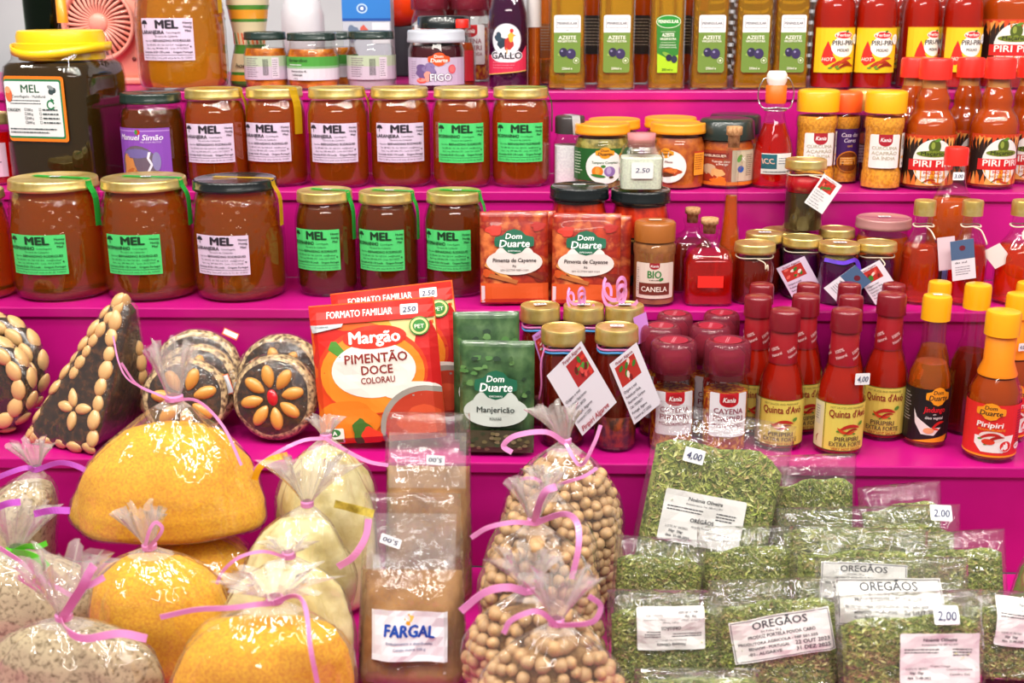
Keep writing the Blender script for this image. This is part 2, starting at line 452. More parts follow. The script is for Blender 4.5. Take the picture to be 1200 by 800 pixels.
jar(540, 102, 71, 'B', .052, 'green-labelled honey jar in the middle row, between a lilac one and the row end', G_, GREEN, None, 1.5, .05)
jar(610, 102, 71, 'B', .060, 'green-labelled honey jar at the right end of the middle row', G_, GREEN, GT, 1.75)
jar(380, 222, 72, 'C', .085, 'small green-labelled honey jar, leftmost of three behind the red pepper packs', G_, GREEN, GT, 1.2, -.2, honey=HONEYD, st=1)
jar(453, 223, 73, 'C', .085, 'small green-labelled honey jar, middle of three behind the red pepper packs', G_, GREEN, GT, 1.3, -.15, honey=HONEYD, st=1)
jar(532, 223, 72, 'C', .085, 'small green-labelled honey jar, rightmost of three, beside the red spice sachets', G_, GREEN, GT, 1.3, -.2, honey=HONEYD, st=1)
jar(62, 207, 112, 'C', .072, 'large gold-lidded honey jar with green label, leftmost of the three big ones', G_, GREEN, GT, 1.25, -.1, big=True, st=1)
jar(168, 207, 108, 'C', .072, 'large gold-lidded honey jar with green label, between two other big jars', G_, GREEN, GT, 1.35, -.05, big=True, st=1)
jar(275, 208, 108, 'C', .072, 'large black-lidded honey jar with lilac label and yellow seal', L_, LILAC, YT, 1.35, -.15, lid=BLACKLID, big=True)
jar(-46, 222, 104, 'C', .06, 'large honey jar cut off by the left edge of the picture', L_, LILAC, None, big=True)
HONEYT = liquid('light_honey', '', 'e8901c', 0.75, 0.04)
jar(206, -42, 104, 'A', .06, 'large honey jar with lilac label standing on the top shelf beside the pink fan', L_, LILAC, YT, 1.3, -.05, big=True, honey=HONEYT)
# ---------------------------------------------------------------- vessels
def clipz(prof, t, fill, bot=.003):
    out = [(0, bot)]; last = None
    for q in prof:
        r, z = q[0], q[1]
        if r < 1e-6: last = q; continue
        if z > fill:
            if last is not None and last[1] < fill:
                f = (fill - last[1]) / (z - last[1]); out.append((max(last[0] + (r - last[0]) * f - t, .001), fill))
            break
        out.append((max(r - t, .001), max(z, bot))); last = q
    out.append((0, out[-1][1])); return out
def vessel(root, prof, cont=None, cname='contents', fill=None, glass=None, sq=0, ay=1.0, t=.0016, n=36):
    if glass is not False: obj('glass', lathe([q[:2] for q in prof], n, sq, ay), glass or GLASS, root, flat_angle=60)
    if cont: obj(cname, lathe(clipz(prof, t, fill), n, sq, ay), cont, root, flat_angle=60)
def capm(root, r, h, z, mat, name='cap', n=36, ribs=0, dome=0, taper=1.0):
    p = [(0, 0), (r, 0), (r, h * .1), (r * taper, h * .86), (r * .93 * taper, h * .97), (r * .8 * taper, h)]
    if dome: p += [(r * .5 * taper, h + dome)]
    p += [(0, h + dome)]
    bm = lathe(p, n)
    if ribs:
        for v in bm.verts:
            rr = math.hypot(v.co.x, v.co.y)
            if rr > r * .9 and h * .05 < v.co.z < h * .9 and round(math.atan2(v.co.y, v.co.x) / (2 * math.pi) * n) % 2: v.co.x *= .975; v.co.y *= .975
    return obj(name, bm, mat, root, loc=(0, 0, z), flat_angle=50)
OIL = liquid('olive_oil', '', 'e2a41c', .75, .02, 1.3); SAUCER = liquid('red_pepper_sauce', '', 'ae1c08', .12, .12)
SAUCEO = liquid('orange_pepper_sauce', '', 'c04a0e', .2, .10); REDL = liquid('clear_red_liqueur', '', 'ee1408', .7, .02, 1.33)
DARKR = liquid('dark_infused_oil', '', '8c2010', .5, .1); AMB = liquid('amber_oil', '', 'f07c20', .7, .04, 1.33); JAMD = liquid('dark_jam', '', '501420', .3, .2)
VINEGAR = liquid('purple_vinegar', '', '4a1040', .5, .06); WINE = liquid('wine_jelly', '', '5c1050', .5, .1)
ORL = paint('f39a1c', .35, coat=.3); YEL = paint('f2a90e', .35, coat=.3); REDC = paint('ee2a20', .35, coat=.3); BURG = paint('7c1220', .3, coat=.4)
LIQ = liquid('orange_red_liqueur', '', 'ee4a10', .7, .03)
CORK = noisy('cork', '9c6a3c', 'd2a070', 220, .8, .5, lo=.35, hi=.6)
WHITE = 'eceaf0'
def sachet_logo(a, x, y, s, bg='0e5c40', ink='f2f4f0', shape='diamond'):
    """badge with the maker's name in script"""
    if shape == 'diamond':
        p = [(-1.55, 0), (-1.5, .35), (-.9, .5), (-.55, .85), (0, 1.0), (.55, .85), (.9, .5), (1.5, .35), (1.55, 0), (1.5, -.35), (.9, -.5), (.55, -.85), (0, -1.0), (-.55, -.85), (-.9, -.5), (-1.5, -.35)]
        a.poly([(x + u * s * .95, y + v * s) for u, v in p], bg)
    else: a.ell(x, y, s * 1.35, s, bg)
    a.text('Dom', x - s * .05, y + s * .22, s * .42, ink, shear=.15, bold=.012)
    a.text('Duarte', x, y - s * .42, s * .55, ink, shear=.15, bold=.018, w=s * 2.2, up=False)
# olive oil bottles
def oil_label():
    a = Art(); a.rect(-19, -42, 19, 38, '6c8a3a', 4); a.rect(-19, 12, 19, 38, 'e4e4e8', 3); a.rect(-19, 10, 19, 14, '6c8a3a')
    a.frame(-15.5, 20, 15.5, 33, .5, '6a6a72'); a.text('PENINSULAR', 0, 24.8, 3.6, '3c3c48', w=28)
    a.rect(-2, 16.6, 2, 17.2, '6a6a72'); a.text('AZEITE', 0, 4.5, 5, 'eef0e0', w=25, bold=.01); a.text('VIRGEM EXTRA', 0, .4, 2.9, 'eef0e0', w=28, bold=.012)
    a.ell(-5, -15, 9, 3, '93ad55', rot=15); a.ell(-5.5, -13.5, 6, 6.3, '2c2448'); a.ell(5.5, -15.5, 7, 7.2, '382c58'); a.ell(-7.5, -11.5, 1.6, 1.4, '8d88b0'); a.ell(3.5, -13, 1.8, 1.6, '8d88b0')
    a.ell(13, -25, 4.2, 4.2, 'dfe5c8'); a.ell(13, -25, 3.6, 3.6, '6c8a3a'); a.ell(13, -25, 1.6, 1.6, 'dfe5c8'); a.text('250ml e', 0, -37.5, 3.2, 'eef0e0'); return a
def oil_label2():
    a = Art(); p = [(-15, -42), (15, -42), (18, 34), (10, 38), (-10, 38), (-18, 34)]
    a.poly(p, '2f7d2c'); a.poly([(-15, -42), (15, -42), (15.6, -17), (0, -22), (-15.6, -15)], 'a4cf22'); a.ell(0, 29, 18.5, 9, 'dfe8d0'); a.ell(0, 29, 17.6, 8.2, '1f8a2c')
    a.text('PENINSULAR', 0, 27, 4.4, 'f2f6ea', w=30, bold=.015); a.rect(-11, 15, 11, 15.4, 'dfe8d0'); a.text('AZEITE', 0, 8.4, 4.6, 'f2f6ea', w=18, bold=.015); a.text('VIRGEM EXTRA', 0, 3.6, 3, 'f2f6ea', w=24, bold=.012)
    a.rect(-11, 0, 11, .4, 'dfe8d0'); a.text('COM AZEITONAS DE', 0, -4.2, 1.8, 'f2f6ea'); a.text('COR E SABOR SUAVES', 0, -7.4, 1.8, 'f2f6ea', up=False)
    a.ell(1, -18, 10, 3, '7aa53a', rot=-28); a.ell(2, -21, 4.6, 4.8, '22243c'); a.ell(10, -23, 4.6, 5.2, '2c3048'); a.text('250 ml e', 0, -39, 3.2, '2a5a1c'); return a
def make_oil(kind=0):
    root = thing('oil_bottle'); PD['oil_bottle'] = (.026, .235)
    prof = [(0, .001), (.024, 0), (.026, .003), (.026, .030), (.0245, .034), (.0245, .150), (.0225, .166), (.014, .188), (.0125, .195), (.0125, .222)]
    vessel(root, prof, OIL, 'oil', .196, sq=7, t=.002, n=40)
    capm(root, .0145, .03, .205, paint('20301c', .4), 'cap', ribs=1)
    lb = (oil_label2() if kind else oil_label()).build('label', root, 'flat', z=.0, y=.0262); lb.location.z = .060; lb.scale = (.92, 1, .90)
    return root
oil0 = make_oil(); oil1 = make_oil(1)
for i, (x, lb) in enumerate([(666, 'leftmost'), (725, 'second'), (838, 'third'), (890, 'fourth'), (935, 'rightmost')]):
    r = oil0 if i == 0 else dup(oil0)
    r['label'] = {'leftmost': 'square olive oil bottle with white and green label, leftmost on the top step', 'second': 'square olive oil bottle with white and green label, just left of the all-green-labelled one',
                  'third': 'square olive oil bottle with white and green label, just right of the all-green-labelled one', 'fourth': 'square olive oil bottle with white and green label, second from the red sauce bottles',
                  'rightmost': 'square olive oil bottle with white and green label, next to the red sauce bottles'}[lb]
    r['category'] = 'oil bottle'; r['group'] = 'olive oil bottles on the top step'; put(r, x, 'A', .045, -118, 46 if i != 4 else 43)
oil1['label'] = 'square olive oil bottle with dark and light green label and oval badge'; oil1['category'] = 'oil bottle'; put(oil1, 786, 'A', .042, -118, 44)
# dark-labelled bottles of the row behind
def back_bottle(x, label, w_=44, yt=-80, mat=None, back=.15, lab='22242a'):
    root = thing('back_bottle', label, 'bottle'); PD['back_bottle'] = (.026, .22)
    vessel(root, [(0, .001), (.024, 0), (.026, .003), (.026, .13), (.022, .155), (.011, .18), (.011, .20)], mat or SAUCEO, 'oil', .17)
    capm(root, .0135, .022, .198, paint('202020', .4))
    a = Art(); a.rect(-22, -30, 22, 26, lab); a.lines(-19, 19, 20, 4.6, 9, 1.2, 'a8a49a', int(x)); a.build('label', root, 'cyl', .026, .075)
    put(root, x, 'A', back, yt, w_)
back_bottle(697, 'orange-red bottle with a black label standing between the two left oil bottles'); back_bottle(757, 'orange-red bottle with a black label left of the all-green-labelled oil bottle')
back_bottle(812, 'orange-red bottle with a black label right of the all-green-labelled oil bottle'); back_bottle(641, 'plain orange bottle half hidden behind the leftmost oil bottle', 36, -60, AMB, .13, 'a06030')
# red sauce bottles on the top step
def chili(a, x, y, s, c='b02812', rot=20, g='5d8a2a'):
    ca, sa = math.cos(R(rot)), math.sin(R(rot)); up = []; lo = []
    for k in range(9):
        t = k / 8; xx = (t - .5) * 2; yy = .35 * (1 - xx * xx) - .1; wd = .26 * (1 - t) ** .5 * (0.4 + t * .9) + .01
        up.append((xx, yy + wd)); lo.append((xx, yy - wd))
    pts = [(x + s * (u * ca - v * sa), y + s * (u * sa + v * ca)) for u, v in up + lo[::-1]]
    a.poly(pts[::-1], c); a.ell(x - s * 1.0 * ca, y - s * 1.0 * sa - s * .1, s * .22, s * .1, g, 8, rot)
def ferbar_label(yellow='efc21a'):
    a = Art(); a.rect(-33, -31, 33, 30, yellow); a.rect(-33, 29, 33, 30, 'c87d10')
    a.poly([(-22, -12), (-16, -15), (-8, -12), (-7, -4), (-14, 12), (-19, 0)], 'd8281c'); a.blob(-13, -13, 9, 7.5, 'd8281c', 3)
    a.text('HOT', -14, -15, 4.6, 'f7e9d8', shear=.2, bold=.015)
    a.ell(6, 4, 16, 14, 'f1efe8'); a.ell(6, 19.5, 12.5, 5.2, 'f1efe8'); a.ell(6, 19.5, 11.5, 4.4, 'd3202a'); a.text('Ferbar', 6, 17.8, 4.2, 'f6f2ec', bold=.015, w=18)
    a.ell(10, 24.5, 2.2, 1.4, '2f6b24', rot=30); a.text('PIRI-PIRI', 6, 6, 6.6, '2a2528', w=29, bold=-.002); a.text('MOLHO', 6, -2.5, 4, '2a2528', w=16, up=False)
    chili(a, 4, -20, 14, 'a83014', 12); chili(a, 9, -16, 12, 'c04420', 28); chili(a, 12, -23, 12, '8c2410', 6)
    a.ell(26, 14, 6.5, 7, 'e9ecef'); a.ell(26, 14, 5.8, 6.2, 'f6f7f4'); a.lines(22, 30, 16, 2.4, 3, .9, '8a9aa0', 4); return a
def make_ferbar():
    root = thing('sauce_bottle'); PD['sauce_bottle'] = (.0275, .20)
    prof = [(0, .001), (.025, 0), (.0275, .004), (.0275, .098), (.0265, .114), (.022, .130), (.0135, .148), (.011, .156), (.011, .185)]
    vessel(root, prof, SAUCER, 'sauce', .170); capm(root, .0135, .024, .178, REDC, ribs=1)
    ferbar_label().build('label', root, 'cyl', .0275, .055); return root
f0 = make_ferbar()
for i, (x, w_, rz, bk, lb) in enumerate([(984, 50, 5, .04, 'red chilli sauce bottle with yellow label, leftmost on the top step, beside the oils'), (1034, 48, -3, .035, 'red chilli sauce bottle with yellow label and foil glint above, second on top step'),
        (1086, 46, 22, .055, 'red chilli sauce bottle with yellow label turned right, third on the top step'), (1138, 46, 2, .045, 'red chilli sauce bottle with yellow label, rightmost on the top step beside a large jar')]):
    r = f0 if i == 0 else dup(f0)
    r['label'] = lb; r['category'] = 'sauce bottle'; r['group'] = 'yellow-labelled chilli sauce bottles on the top step'; put(r, x, 'A', bk, -70, w_, rz)
for x, lb in ((1010, 'red chilli sauce bottle standing behind the first pair on the top step'), (1062, 'red chilli sauce bottle half hidden behind the second and third on the top step'), (1112, 'red chilli sauce bottle half hidden behind the third and fourth on the top step')):
    r = dup(f0, lb, 'yellow-labelled chilli sauce bottles on the top step'); put(r, x, 'A', .15, -62, 44)
# piri piri bottles with oval label
def macarico_label():
    a = Art(); a.rect(-42, -33, 42, 29, '241410'); rnd = random.Random(5)
    for yy, sg in ((29, -1), (-33, 1)):
        for k in range(15):
            x = -40 + k * 5.7 + rnd.random() * 2; h = 13 + rnd.random() * 9
            a.poly([(x - 3.4, yy), (x + 3.4, yy), (x + 2 * sg, yy + sg * h * .6), (x + rnd.uniform(-2, 2), yy + sg * h)][:: (1 if sg > 0 else -1)], rnd.choice(('d8722a', 'e4a050', 'c8481c')), up=k == 0)
    a.rect(-42, 27, 42, 31, 'c83a18')
    a.ell(0, -3, 24, 29, 'e8e4de', 28); a.poly([(24 * math.cos(R(t)) * .96, -3 + 29 * math.sin(R(t)) * .96) for t in list(range(195, 346, 10))], 'e89a1c')
    a.ell(0, 16.5, 7, 9, '4a5a18'); a.ell(-2, 18, 2.2, 4.5, '8a9a3c'); a.ell(3, 25, 4, 1.8, '5d8a2a', rot=20); a.ell(0, 7.5, 20, 4.2, '6f8026')
    a.text('Maçarico', 0, 5.4, 5, '1c2010', w=29, bold=.015); a.rect(-29, -14, 29, 0, 'cc1f22'); a.text('PIRI PIRI', 0, -9, 8, 'f4ece4', w=45, bold=.012)
    a.text('MOLHO', 0, -18.5, 3.6, 'cc1f22', w=20, bold=.01) ; a.text('HOT SAUCE', 0, -23.5, 3, 'b0641a', w=25); chili(a, -3, -27, 7, 'a03010', 10); chili(a, 4, -28, 7, 'c04018', 160); return a
def make_macarico():
    root = thing('piri_piri_bottle'); PD['piri_piri_bottle'] = (.030, .165)
    prof = [(0, .001), (.027, 0), (.030, .004), (.030, .073), (.0295, .082), (.026, .092), (.0215, .098), (.0195, .103), (.0205, .109), (.0195, .116), (.0165, .124), (.0145, .132), (.014, .145)]
    vessel(root, prof, SAUCEO, 'sauce', .128); capm(root, .0185, .026, .139, REDC, ribs=1, n=48)
    obj('neck_glaze', lathe([(.0130, .126), (.0125, .142)], 24), paint('c88a4a', .4), root)
    macarico_label().build('label', root, 'cyl', .030, .040); return root
m0 = make_macarico()
for i, (x, yt, w_, bk, rz, lb) in enumerate([(1098, 68, 60, .040, -4, 'red-capped piri piri bottle with oval label, nearest of its group'), (1074, 67, 54, .105, 0, 'red-capped piri piri bottle hidden behind the nearest one, left'), (1139, 67, 50, .10, 18, 'red-capped piri piri bottle in the gap between two nearer ones'),
        (1174, 67, 56, .045, 6, 'red-capped piri piri bottle with oval label near the right edge of its step'), (1211, 67, 52, .09, 0, 'red-capped piri piri bottle cut off by the right edge')]):
    r = m0 if i == 0 else dup(m0)
    r['label'] = lb; r['category'] = 'sauce bottle'; r['group'] = 'red-capped piri piri bottles'; put(r, x, 'B', bk, yt, w_, rz)
# big piri piri jar at the far right of the top step
r = thing('sauce_flagon', 'large orange sauce jar with oval label at the far right of the top step', 'sauce jar'); PD['sauce_flagon'] = (.045, .21)
vessel(r, [(0, .001), (.042, 0), (.045, .005), (.045, .105), (.043, .115), (.045, .125), (.040, .15), (.022, .175), (.018, .19)], SAUCEO, 'sauce', .172); capm(r, .021, .024, .186, REDC)
a = macarico_label(); a.build('label', r, 'cyl', .045, .056).scale = (1.003, 1.003, 1.25)
put(r, 1196, 'A', .07, -55, 88, -14)
# swing-top bottle
r = thing('swing_top_bottle', 'red liqueur in a small swing-top bottle with wire clamp and teal label', 'bottle'); PD['swing_top_bottle'] = (.024, .135)
vessel(r, [(0, .001), (.022, 0), (.024, .004), (.024, .03), (.021, .052), (.0125, .078), (.0105, .088), (.0105, .112)], REDL, 'liqueur', .075)
obj('stopper', lathe([(0, .108), (.0085, .108), (.009, .118), (.0115, .124), (.0115, .131), (.009, .135), (0, .135)], 24), paint('f0ece6', .3, coat=.4), r)
obj('gasket', lathe([(.0112, .098), (.0118, .100), (.0118, .118), (.0105, .119)], 24), paint('f06a14', .4), r)
bm = tube(curve_pts([(0, -.012, .094), (.014, -.008, .093), (.019, 0, .100), (.020, 0, .112), (.015, 0, .125), (.009, 0, .128)], 5), .0008, 6)
tube(curve_pts([(0, -.012, .094), (-.014, -.008, .093), (-.019, 0, .100), (-.020, 0, .112), (-.015, 0, .125), (-.009, 0, .128)], 5), .0008, 6, bm)
tube([(math.cos(R(t)) * .0125, math.sin(R(t)) * .0125, .09) for t in range(0, 360, 20)], .0007, 6, bm, cyc=True)
obj('wire_clamp', bm, paint('c8ccd0', .25, 1), r)
a = Art(); a.rect(-17, -12, 20, 12, 'e4e2dc'); a.rect(-17, -6, 1, 11, '1d5e6a'); a.text('ICC', -8, 0, 6, 'e8b8a0', shear=-.3); a.lines(3, 18, 6, 3, 3, .9, '6a7078'); a.lines(-14, 17, -10, 2, 1, 1, '3a4048'); a.build('label', r, 'cyl', .0235, .030)
put(r, 911, 'B', .045, 83, 49)
# yellow-capped turmeric jars
TURM = noisy('turmeric', 'd0801a', 'f0a428', 300, .9, .2)
def make_spice(name, label, capmat, powder, art, R0=.024, H0=.118, fillz=.086, side=None):
    root = thing(name, label, 'spice jar'); PD[name] = (R0, H0)
    k = R0 / .024
    vessel(root, [(0, .001), (.0225 * k, 0), (.024 * k, .003), (.024 * k, .020), (.0228 * k, .024), (.0228 * k, .070), (.024 * k, .074), (.024 * k, .084), (.020 * k, .092), (.019 * k, .098)], powder, 'spice', fillz)
    capm(root, .0242 * k, .026, H0 - .0265, capmat, ribs=0)
    if art: art.build('label', root, 'cyl', .0228 * k + .0006, .047)
    if side: side.build('side_label', root, 'cyl', .0228 * k + .0006, .047)
    return root
def curcuma():
    a = Art(); a.rect(-19, -20, 18, 20, 'e6e2de', 2); a.rect(-8, 12, 8, 20, 'a51a2a'); a.ell(0, 12, 8, 6, 'a51a2a'); a.text('Kania', 0, 11.6, 4.6, 'f4f0ee', shear=.25, w=12, bold=.01)
    a.text('CÚRCUMA', -.5, 2, 3.8, 'b4a890', w=30); a.text('AÇAFRÃO', -.5, -4, 3.8, 'b4a890', w=30, up=False); a.text('DA ÍNDIA', -.5, -10, 3.8, 'b4a890', w=26, up=False); m = a
    a = Art(); a.rect(22, -20, 32, 21, 'e2ddd4'); a.rect(23.5, 0, 30, 18, 'e2ddd4'); [a.rect(23.5 + q * 1.1, 2, 24 + q * 1.1, 18, '3a3634', up=False) for q in range(6)]; a.text('e', 27, -17, 5, '3a3634', bold=.02); a.rect(23, -9, 31, -6, 'e8a860'); return m, a
r = make_spice('turmeric_jar', 'yellow-capped turmeric jar with white label, beside the swing-top bottle', YEL, TURM, *(lambda q: (q[0], .024, .118, .086, q[1]))(curcuma())); put(r, 960, 'B', .055, 104, 48, 2)
r2 = dup(r, 'yellow-capped turmeric jar with white label, nearer the piri piri bottles'); put(r2, 1040, 'B', .035, 105, 47, -8)
for q in (r, r2): q['group'] = 'yellow-capped turmeric jars'
def curry():
    a = Art(); a.rect(-24, -22, 24, 24, '46206c'); a.ell(0, -18, 17, 14, 'd88420'); a.ell(0, -18, 15.5, 12.5, '7a3a10'); a.rect(-12, -22, 12, -12, 'e09428'); a.text('Casa das', 0, 14, 5, 'e8dcf0', shear=.2); a.text('Cores', 0, 7, 5, 'e8dcf0', shear=.2); a.text('caril', 0, 1, 3, 'e0b050'); a.lines(-12, 12, -14, 3, 3, 1, 'f2d090'); return a
r = make_spice('curry_jar', 'orange-capped spice jar with purple label behind the turmeric jar', paint('ee5a1c', .35, coat=.3), TURM, curry()); put(r, 991, 'B', .085, 106, 40, 14)
def wine_art():
    a = Art(); a.rect(-22, -22, 22, 16, 'b8a0b4', 0); a.ell(0, 9, 12, 9, '5c3428'); a.ell(0, 9, 10, 7, 'a04030'); a.lines(-16, 16, -3, 4, 5, 1.3, '6a3c5c'); return a
r = make_spice('preserve_jar', 'slim gold-capped jar of purple preserve between the two turmeric jars', GOLD, WINE, wine_art()); put(r, 1012, 'B', .11, 104, 36, 0)
r = make_spice('herb_jar', 'slim dark jar mostly hidden right of the turmeric jar', GOLD, JAMD, None); put(r, 1060, 'B', .14, 112, 26, 0)
# orange-lidded sauce jars
SALSA = noisy('vegetable_salsa', '6a6428', 'b0a050', 120, .4, .4, c3='8c7a30'); RELISH = noisy('orange_relish', 'a8440c', 'cc6a18', 90, .4, .3)
def duarte_jar(label, cont, kind, x, yt, w_, back, rz=0, lidm=None):
    root = thing('relish_jar', label, 'sauce jar'); PD['relish_jar'] = (.035, .088)
    vessel(root, [(0, .001), (.031, 0), (.034, .003), (.035, .010), (.035, .056), (.033, .064), (.031, .070), (.031, .076)], cont, 'relish', .069)
    obj('lid', lid_bm(.0345, .014), lidm or ORL, root, loc=(0, 0, .074), flat_angle=50)
    a = Art()
    if kind == 1:
        a.rect(-50, -21, 50, 23, '1c5a24'); a.lines(-46, -27, 16, 4, 8, 1.2, 'c8dcc0', 2); a.ell(0, -2, 24, 23, 'e9e7e2', 28); sachet_logo(a, 0, 17, 8, 'f0961c', '30201c')
        a.text('Tempero Completo', 0, 2.5, 3.4, '2c5a2c', w=33, shear=.15); a.ell(-9, -8, 7, 7, 'e07a18'); a.ell(-9, -7, 3, 5, 'f09a3c'); a.ell(6, -8, 7, 7, '8c6aa8'); a.ell(5, -7, 3, 5, 'b49cc8'); a.ell(-2, -1, 3, 2, '3c7a2c'); a.ell(-8, -14, 9, 2, '3c7a2c', rot=-8); a.ell(8, -16, 3, 1.6, '5c3c24')
    elif kind == 2:
        a.ell(-20, -2, 22, 22, 'e3ddd8', 28); a.ell(-20, -2, 20.5, 20.5, 'efebe6', 28); sachet_logo(a, -24, 16, 7, 'f0961c', '30201c'); a.blob(-18, -9, 13, 6, 'b04418', 4); a.blob(-16, -7, 8, 3, 'd8702c', 6); a.blob(-22, -13, 8, 3, '5a2c14', 8); a.text('Massa', -20, 3, 3, '7a2c20', shear=.2)
        a.rect(12, -14, 30, 18, 'ee9a2a'); a.rect(12, 16, 30, 18, 'c03020'); a.lines(13, 29, 12, 3, 7, 1.1, 'b0541c', 3)
    if kind: a.build('label', root, 'cyl', .035, .034)
    put(root, x, 'B', back, yt, w_, rz); return root
duarte_jar('orange-lidded jar of seasoning with garlic and onion picture', SALSA, 1, 706, 144, 66, .045, 4)
duarte_jar('orange-lidded jar peeking out behind the seasoning jar', SALSA, 0, 720, 139, 62, .115)
duarte_jar('orange-lidded jar of red paste with round white label, behind the cork salt jar', RELISH, 2, 795, 143, 66, .045, 10)
duarte_jar('orange-lidded jar peeking out behind the red paste jar', RELISH, 0, 786, 137, 62, .115)
# salt jars
SALT = noisy('coarse_salt', 'e4e0e6', 'f4f2f4', 400, .7, .1)
r = thing('salt_shaker', 'tall shaker of white salt with a dark cap, left end of the sauce jars', 'salt shaker'); PD['salt_shaker'] = (.019, .088)
vessel(r, [(0, .001), (.018, 0), (.019, .002), (.019, .052), (.016, .060), (.015, .068)], SALT, 'salt', .050, sq=5); capm(r, .0175, .022, .065, paint('3a3434', .3, coat=.3))
tape(r, .0175, .087, .07, 'd8d8dc', .4, .010, .02); put(r, 668, 'B', .06, 134, 38)
r = thing('salt_jar', 'small square corked jar of white salt priced 2.50, standing on a black lid', 'salt jar'); PD['salt_jar'] = (.024, .062)
vessel(r, [(0, .001), (.022, 0), (.024, .002), (.024, .036), (.020, .046), (.016, .051), (.0165, .056)], SALT, 'salt', .036, film('pale_green_glass', 'f2f8ea', 0, .02, bump=.2), sq=6)
obj('cork', lathe([(0, .047), (.0148, .047), (.0158, .062), (0, .062)], 24), paint('c0787a', .6), r)
a = Art(); a.rect(-12, -9, 12, 9, 'e6e4e4', 2); a.text('2.50', 0, -2.4, 5, '3b4a6a', shear=.2, w=15); a.build('price_sticker', r, 'flat', z=.024, y=.0242)
sj = r
# black-lidded soup jars
def soup():
    a = Art(); a.rect(-56, -28, 56, 24, 'b8a890'); a.rect(-40, -28, 6, 24, '9c3a20'); a.rect(-38, 12, 2, 20, '7a1c1c'); a.text('HAMBURGUER', -18, 14, 3.6, 'ead8c0', w=34); a.text('Tomate seco', -8, 6, 3, 'f0e4d8', bold=.01); a.text('e Frango', -6, 2, 3, 'f0e4d8', bold=.01, up=False)
    a.blob(-24, -4, 9, 8, 'c8a888', 2); a.blob(-12, -10, 9, 7, 'd8a468', 3); a.blob(-26, -16, 12, 6, '9c2c10', 4); a.blob(-10, -20, 10, 5, 'e06c14', 5); a.rect(-56, -28, 56, -23, 'd4701c')
    a.rect(12, -22, 42, 22, 'c9b89c'); a.lines(26, 40, 16, 3, 11, 1, '5c4c38'); a.ell(18, -4, 4.5, 5, '2c5ca4'); a.ell(16, 12, 3, 6, '5c9c3c', rot=-20); a.text('K', 22, 8, 6, 'f0ece0', bold=.01); return a
r = thing('soup_jar', 'wide black-lidded jar with a red and cream label, behind the slim orange bottle', 'food jar'); PD['soup_jar'] = (.036, .102)
vessel(r, [(0, .001), (.033, 0), (.036, .004), (.036, .060), (.033, .072), (.032, .080)], RELISH, 'soup', .070); capm(r, .036, .030, .072, paint('1e2a26', .3, coat=.4), 'lid', taper=.95, n=48); soup().build('label', r, 'cyl', .036, .034); put(r, 852, 'B', .055, 138, 66, -4)
r2 = dup(r, 'black-lidded food jar peeking out behind the red and cream labelled one'); put(r2, 862, 'B', .125, 133, 62, 10)
# ---------------------------------------------------------------- third step, right
def tag(root, w, h, cx, cz, y, rot, kind='pepper', c='e6e0ea', ten=0, name='tag', cord=None, pit=0):
    """card tag hanging on a cord, lettering runs along the card"""
    a = Art(); a.rect(-w / 2, -h / 2, w / 2, h / 2, c)
    if kind == 'pepper':
        a.rect(-w * .40, h * .08, w * .30, h * .40, 'b83028')
        rnd = random.Random(int(w * h))
        for k in range(9):
            a.ell(rnd.uniform(-w * .32, w * .2), rnd.uniform(h * .12, h * .36), w * .09, w * .05, rnd.choice(('d8382c', 'e4685c', '3c7a2c', '7a1a18', 'ecd8cc')), 8, rnd.uniform(0, 90))
        a.text('Piripiri Algarve', -w * .02, h * .42, h * .045, '8c2030', w=w * .6)
        for i, t in enumerate(('Origem e mel', 'Produzido por Olinda,', 'Guerreiro, Cartaxo', 'Cód. 1933/06371', 'Portugal, Algarve', 'Consumir até 27 12/2025')):
            a.text(t, -w * .42, -h * .02 - i * h * .085, h * .042, '4a4450', align='l', w=w * (.45 + .08 * (i % 3)), up=i == 0)
    elif kind == 'big':
        a.rect(-w * .05, h * .05, w * .42, h * .40, 'b02a2c')
        rnd = random.Random(3)
        for k in range(14): a.ell(rnd.uniform(0, w * .38), rnd.uniform(h * .09, h * .36), w * .07, w * .04, rnd.choice(('d8382c', 'e0504a', '3c7a2c', '6a1a18', '58983c')), 8, rnd.uniform(0, 90))
        a.text('Piripiri Algarve', w * .18, h * .43, h * .05, '8c2030', w=w * .5); a.text('Piripiri Algarve', -w * .05, -h * .46, h * .07, 'a82030', w=w * .75, shear=.2)
        for i, t in enumerate(('Origem e mel', 'Produzido por: Olinda Guerreiro', 'Cartaxo 8970', 'Portugal, Algarve', 'Consumir até 27 12/2025')):
            a.text(t, -w * .44, h * (.0 - .08 * i), h * .04, '4a4450', align='l', w=w * (.4 + .1 * (i % 2)), up=i == 0)
    elif kind == 'blue':
        a.rect(-w / 2, h * .02, w / 2, h / 2, '4a6488'); a.ell(0, h * .30, w * .13, w * .12, '6a2030'); a.text('do sul', -w * .1, -h * .08, h * .05, '4a4450', w=w * .5); a.lines(-w * .35, w * .4, -h * .18, h * .06, 4, h * .018, '8a8490', 3)
    elif kind == 'plain': pass
    bm = a.bm
    back = bmesh.new(); b = back.faces.new([back.verts.new(p) for p in ((-w / 2, -h / 2, -.4), (-w / 2, h / 2, -.4), (w / 2, h / 2, -.4), (w / 2, -h / 2, -.4))]); join(bm, back)
    rm = Matrix.Translation((cx, -y, cz)) @ Matrix.Rotation(R(-rot), 4, 'Y') @ Matrix.Rotation(R(pit), 4, 'X')
    o = a.build(name, root, lambda u, v, q: Vector((u, -q, v)))
    o.matrix_local = rm
    for v in o.data.vertices: v.co.x *= 1; 
    return o
